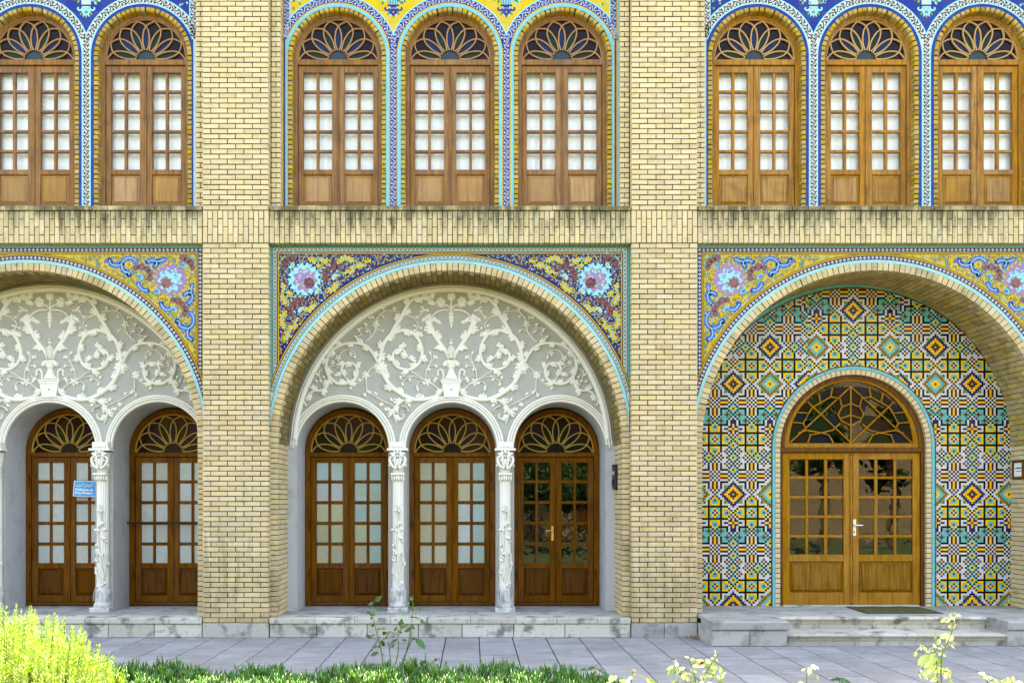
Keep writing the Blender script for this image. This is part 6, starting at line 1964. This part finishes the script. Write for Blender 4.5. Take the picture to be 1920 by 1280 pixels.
rose_plant('pale sunlit sprig in the bottom right corner', -4.7, Ze, [[(1655, 500), (1650, 420), (1645, 390)], [(1655, 480), (1600, 390), (1565, 350)], [(1830, 500), (1830, 430)]], [(1575, 360, 1.3), (1600, 380, 1.5), (1620, 405, 1.5), (1640, 425, 1.3), (1655, 395), (1670, 410, 1.1), (1800, 430, 1.5), (1840, 415, 1.4), (1855, 420, 1.2), (1820, 410, 1.1), (1780, 428, 1.3)], M['rose_leaf_sunlit'], (1655, 500), seed=18, thorn=False)
b = MB(M['dead_leaf'])
rr = random.Random(6)
for i in range(26):
    x, y = ex(1303) + rr.uniform(-.14, .06), -.06 + rr.uniform(-.07, .05)
    a = rr.uniform(0, 6.28); leaf3(b, (x, y, .012 + rr.uniform(0, .025)), (cos(a), sin(a), rr.uniform(-.1, .3)), rr.uniform(.03, .05), .02, M['dead_leaf'])
for i in range(22):
    x, y = rr.uniform(-5, 6.5), rr.uniform(-1.2, -.1)
    a = rr.uniform(0, 6.28); leaf3(b, (x, y if x < 2.9 or x > 6.6 else y - .9, .006), (cos(a), sin(a), .05), rr.uniform(.012, .03), .012, M['dead_leaf'])
o = obj('fallen_leaves', b.mesh('fallen_leaves')); o['kind'] = 'stuff'; o['label'] = 'dry brown leaves fallen on the paving at the foot of the pier'; o['category'] = 'leaves'

# ================================================================== WHAT THE GLASS MIRRORS: the garden side opposite
def brickwall_mat():
    m = bpy.data.materials.new('far_brickwork'); m.use_nodes = True
    nt = m.node_tree; N, L = nt.nodes, nt.links
    bt = N.new('ShaderNodeTexBrick'); bt.inputs['Color1'].default_value = (.38, .29, .15, 1); bt.inputs['Color2'].default_value = (.31, .23, .12, 1); bt.inputs['Mortar'].default_value = (.07, .05, .03, 1)
    bt.inputs['Scale'].default_value = 1.0; bt.inputs['Mortar Size'].default_value = .012; bt.inputs['Brick Width'].default_value = .22; bt.inputs['Row Height'].default_value = .068
    ge = N.new('ShaderNodeNewGeometry'); mp = N.new('ShaderNodeMapping'); mp.inputs['Rotation'].default_value = (pi / 2, 0, 0)
    L.new(ge.outputs['Position'], mp.inputs[0]); L.new(mp.outputs[0], bt.inputs[0]); L.new(bt.outputs[0], N['Principled BSDF'].inputs[0])
    N['Principled BSDF'].inputs['Roughness'].default_value = .9
    return m
t = thing('garden_building', 'sunlit brick building across the garden, seen only as a reflection in the door panes', 'building', (0, -30, 0))
bw = brickwall_mat()
b = MB(bw); b.box(-40, 40, -34, -30, 0, 9.5); obj('wall', b.mesh('wall'), t)
b = MB(M['roof']); b.box(-40.3, 40.3, -34.3, -29.7, 9.5, 9.8); obj('roof', b.mesh('roof'), t)
for i in (-6, -5, -4, -3, -2, -1, 1, 5, 6):
    b = MB(M['wood_umber']); b.box(i * 6 - .9, i * 6 + .9, -30.02, -29.96, .3, 3.2); obj('doorway', b.mesh('doorway'), t)
M['tree_leaf'] = material('tree_leaf_green', (.05, .11, .022), .5, .3, trans=.3, huev=.02)
def tree(x, y, h, r, seed):
    rr = random.Random(seed)
    t = thing('garden_tree', ('leafy garden tree mirrored in the panes', 'low bushy garden tree mirrored in the dark glass door')[h < 6], 'tree', (x, y, 0), 'garden trees seen only as reflections')
    b = MB(M['twig']); tube(b, [(x, y, -.05), (x + .1, y, h * .3), (x - .05, y + .1, h * .62)], (.16, .07), 8, M['twig'])
    cl = []
    for i in range(16):
        a = rr.uniform(0, 6.28); q = rr.uniform(.2, .85) * r
        c = Vector((x + q * cos(a), y + q * sin(a), h * rr.uniform(.42, .95))); cl.append((c, rr.uniform(.5, .95) * r * .5))
        tube(b, [(x, y, h * .4), tuple((c + Vector((x, y, h * .5))) / 2), tuple(c)], (.05, .012), 5, M['twig'])
    obj('trunk', b.mesh('trunk'), t)
    b = MB(M['tree_leaf'])
    for c, cr in cl:
        for j in range(230):
            v = Vector((rr.gauss(0, 1), rr.gauss(0, 1), rr.gauss(0, .8))); v = v.normalized() * cr * rr.random() ** .4
            p = c + v; a = Vector((rr.gauss(0, 1), rr.gauss(0, 1), rr.gauss(0, 1))).normalized(); e = a.orthogonal().normalized() * .07; f_ = a.cross(e).normalized() * .11
            b.face([tuple(p - f_), tuple(p + e), tuple(p + f_), tuple(p - e)], M['tree_leaf'])
    obj('crown', b.mesh('crown'), t, kind='stuff')
for i, (x, y, h, r) in enumerate(((-15, -22, 8.5, 3), (-8.5, -25, 9.5, 3.3), (-2.5, -21, 8, 2.8), (3.2, -26, 9.5, 3.4), (11.5, -24, 9, 3.0), (26, -23, 8.5, 3), (4.2, -17.5, 4.6, 1.9), (2.2, -19, 4.2, 1.8), (12.8, -19.5, 6.5, 1.1), (15.6, -20, 5.5, .9), (-22, -24, 9, 3.2))): tree(x, y, h, r, 50 + i)
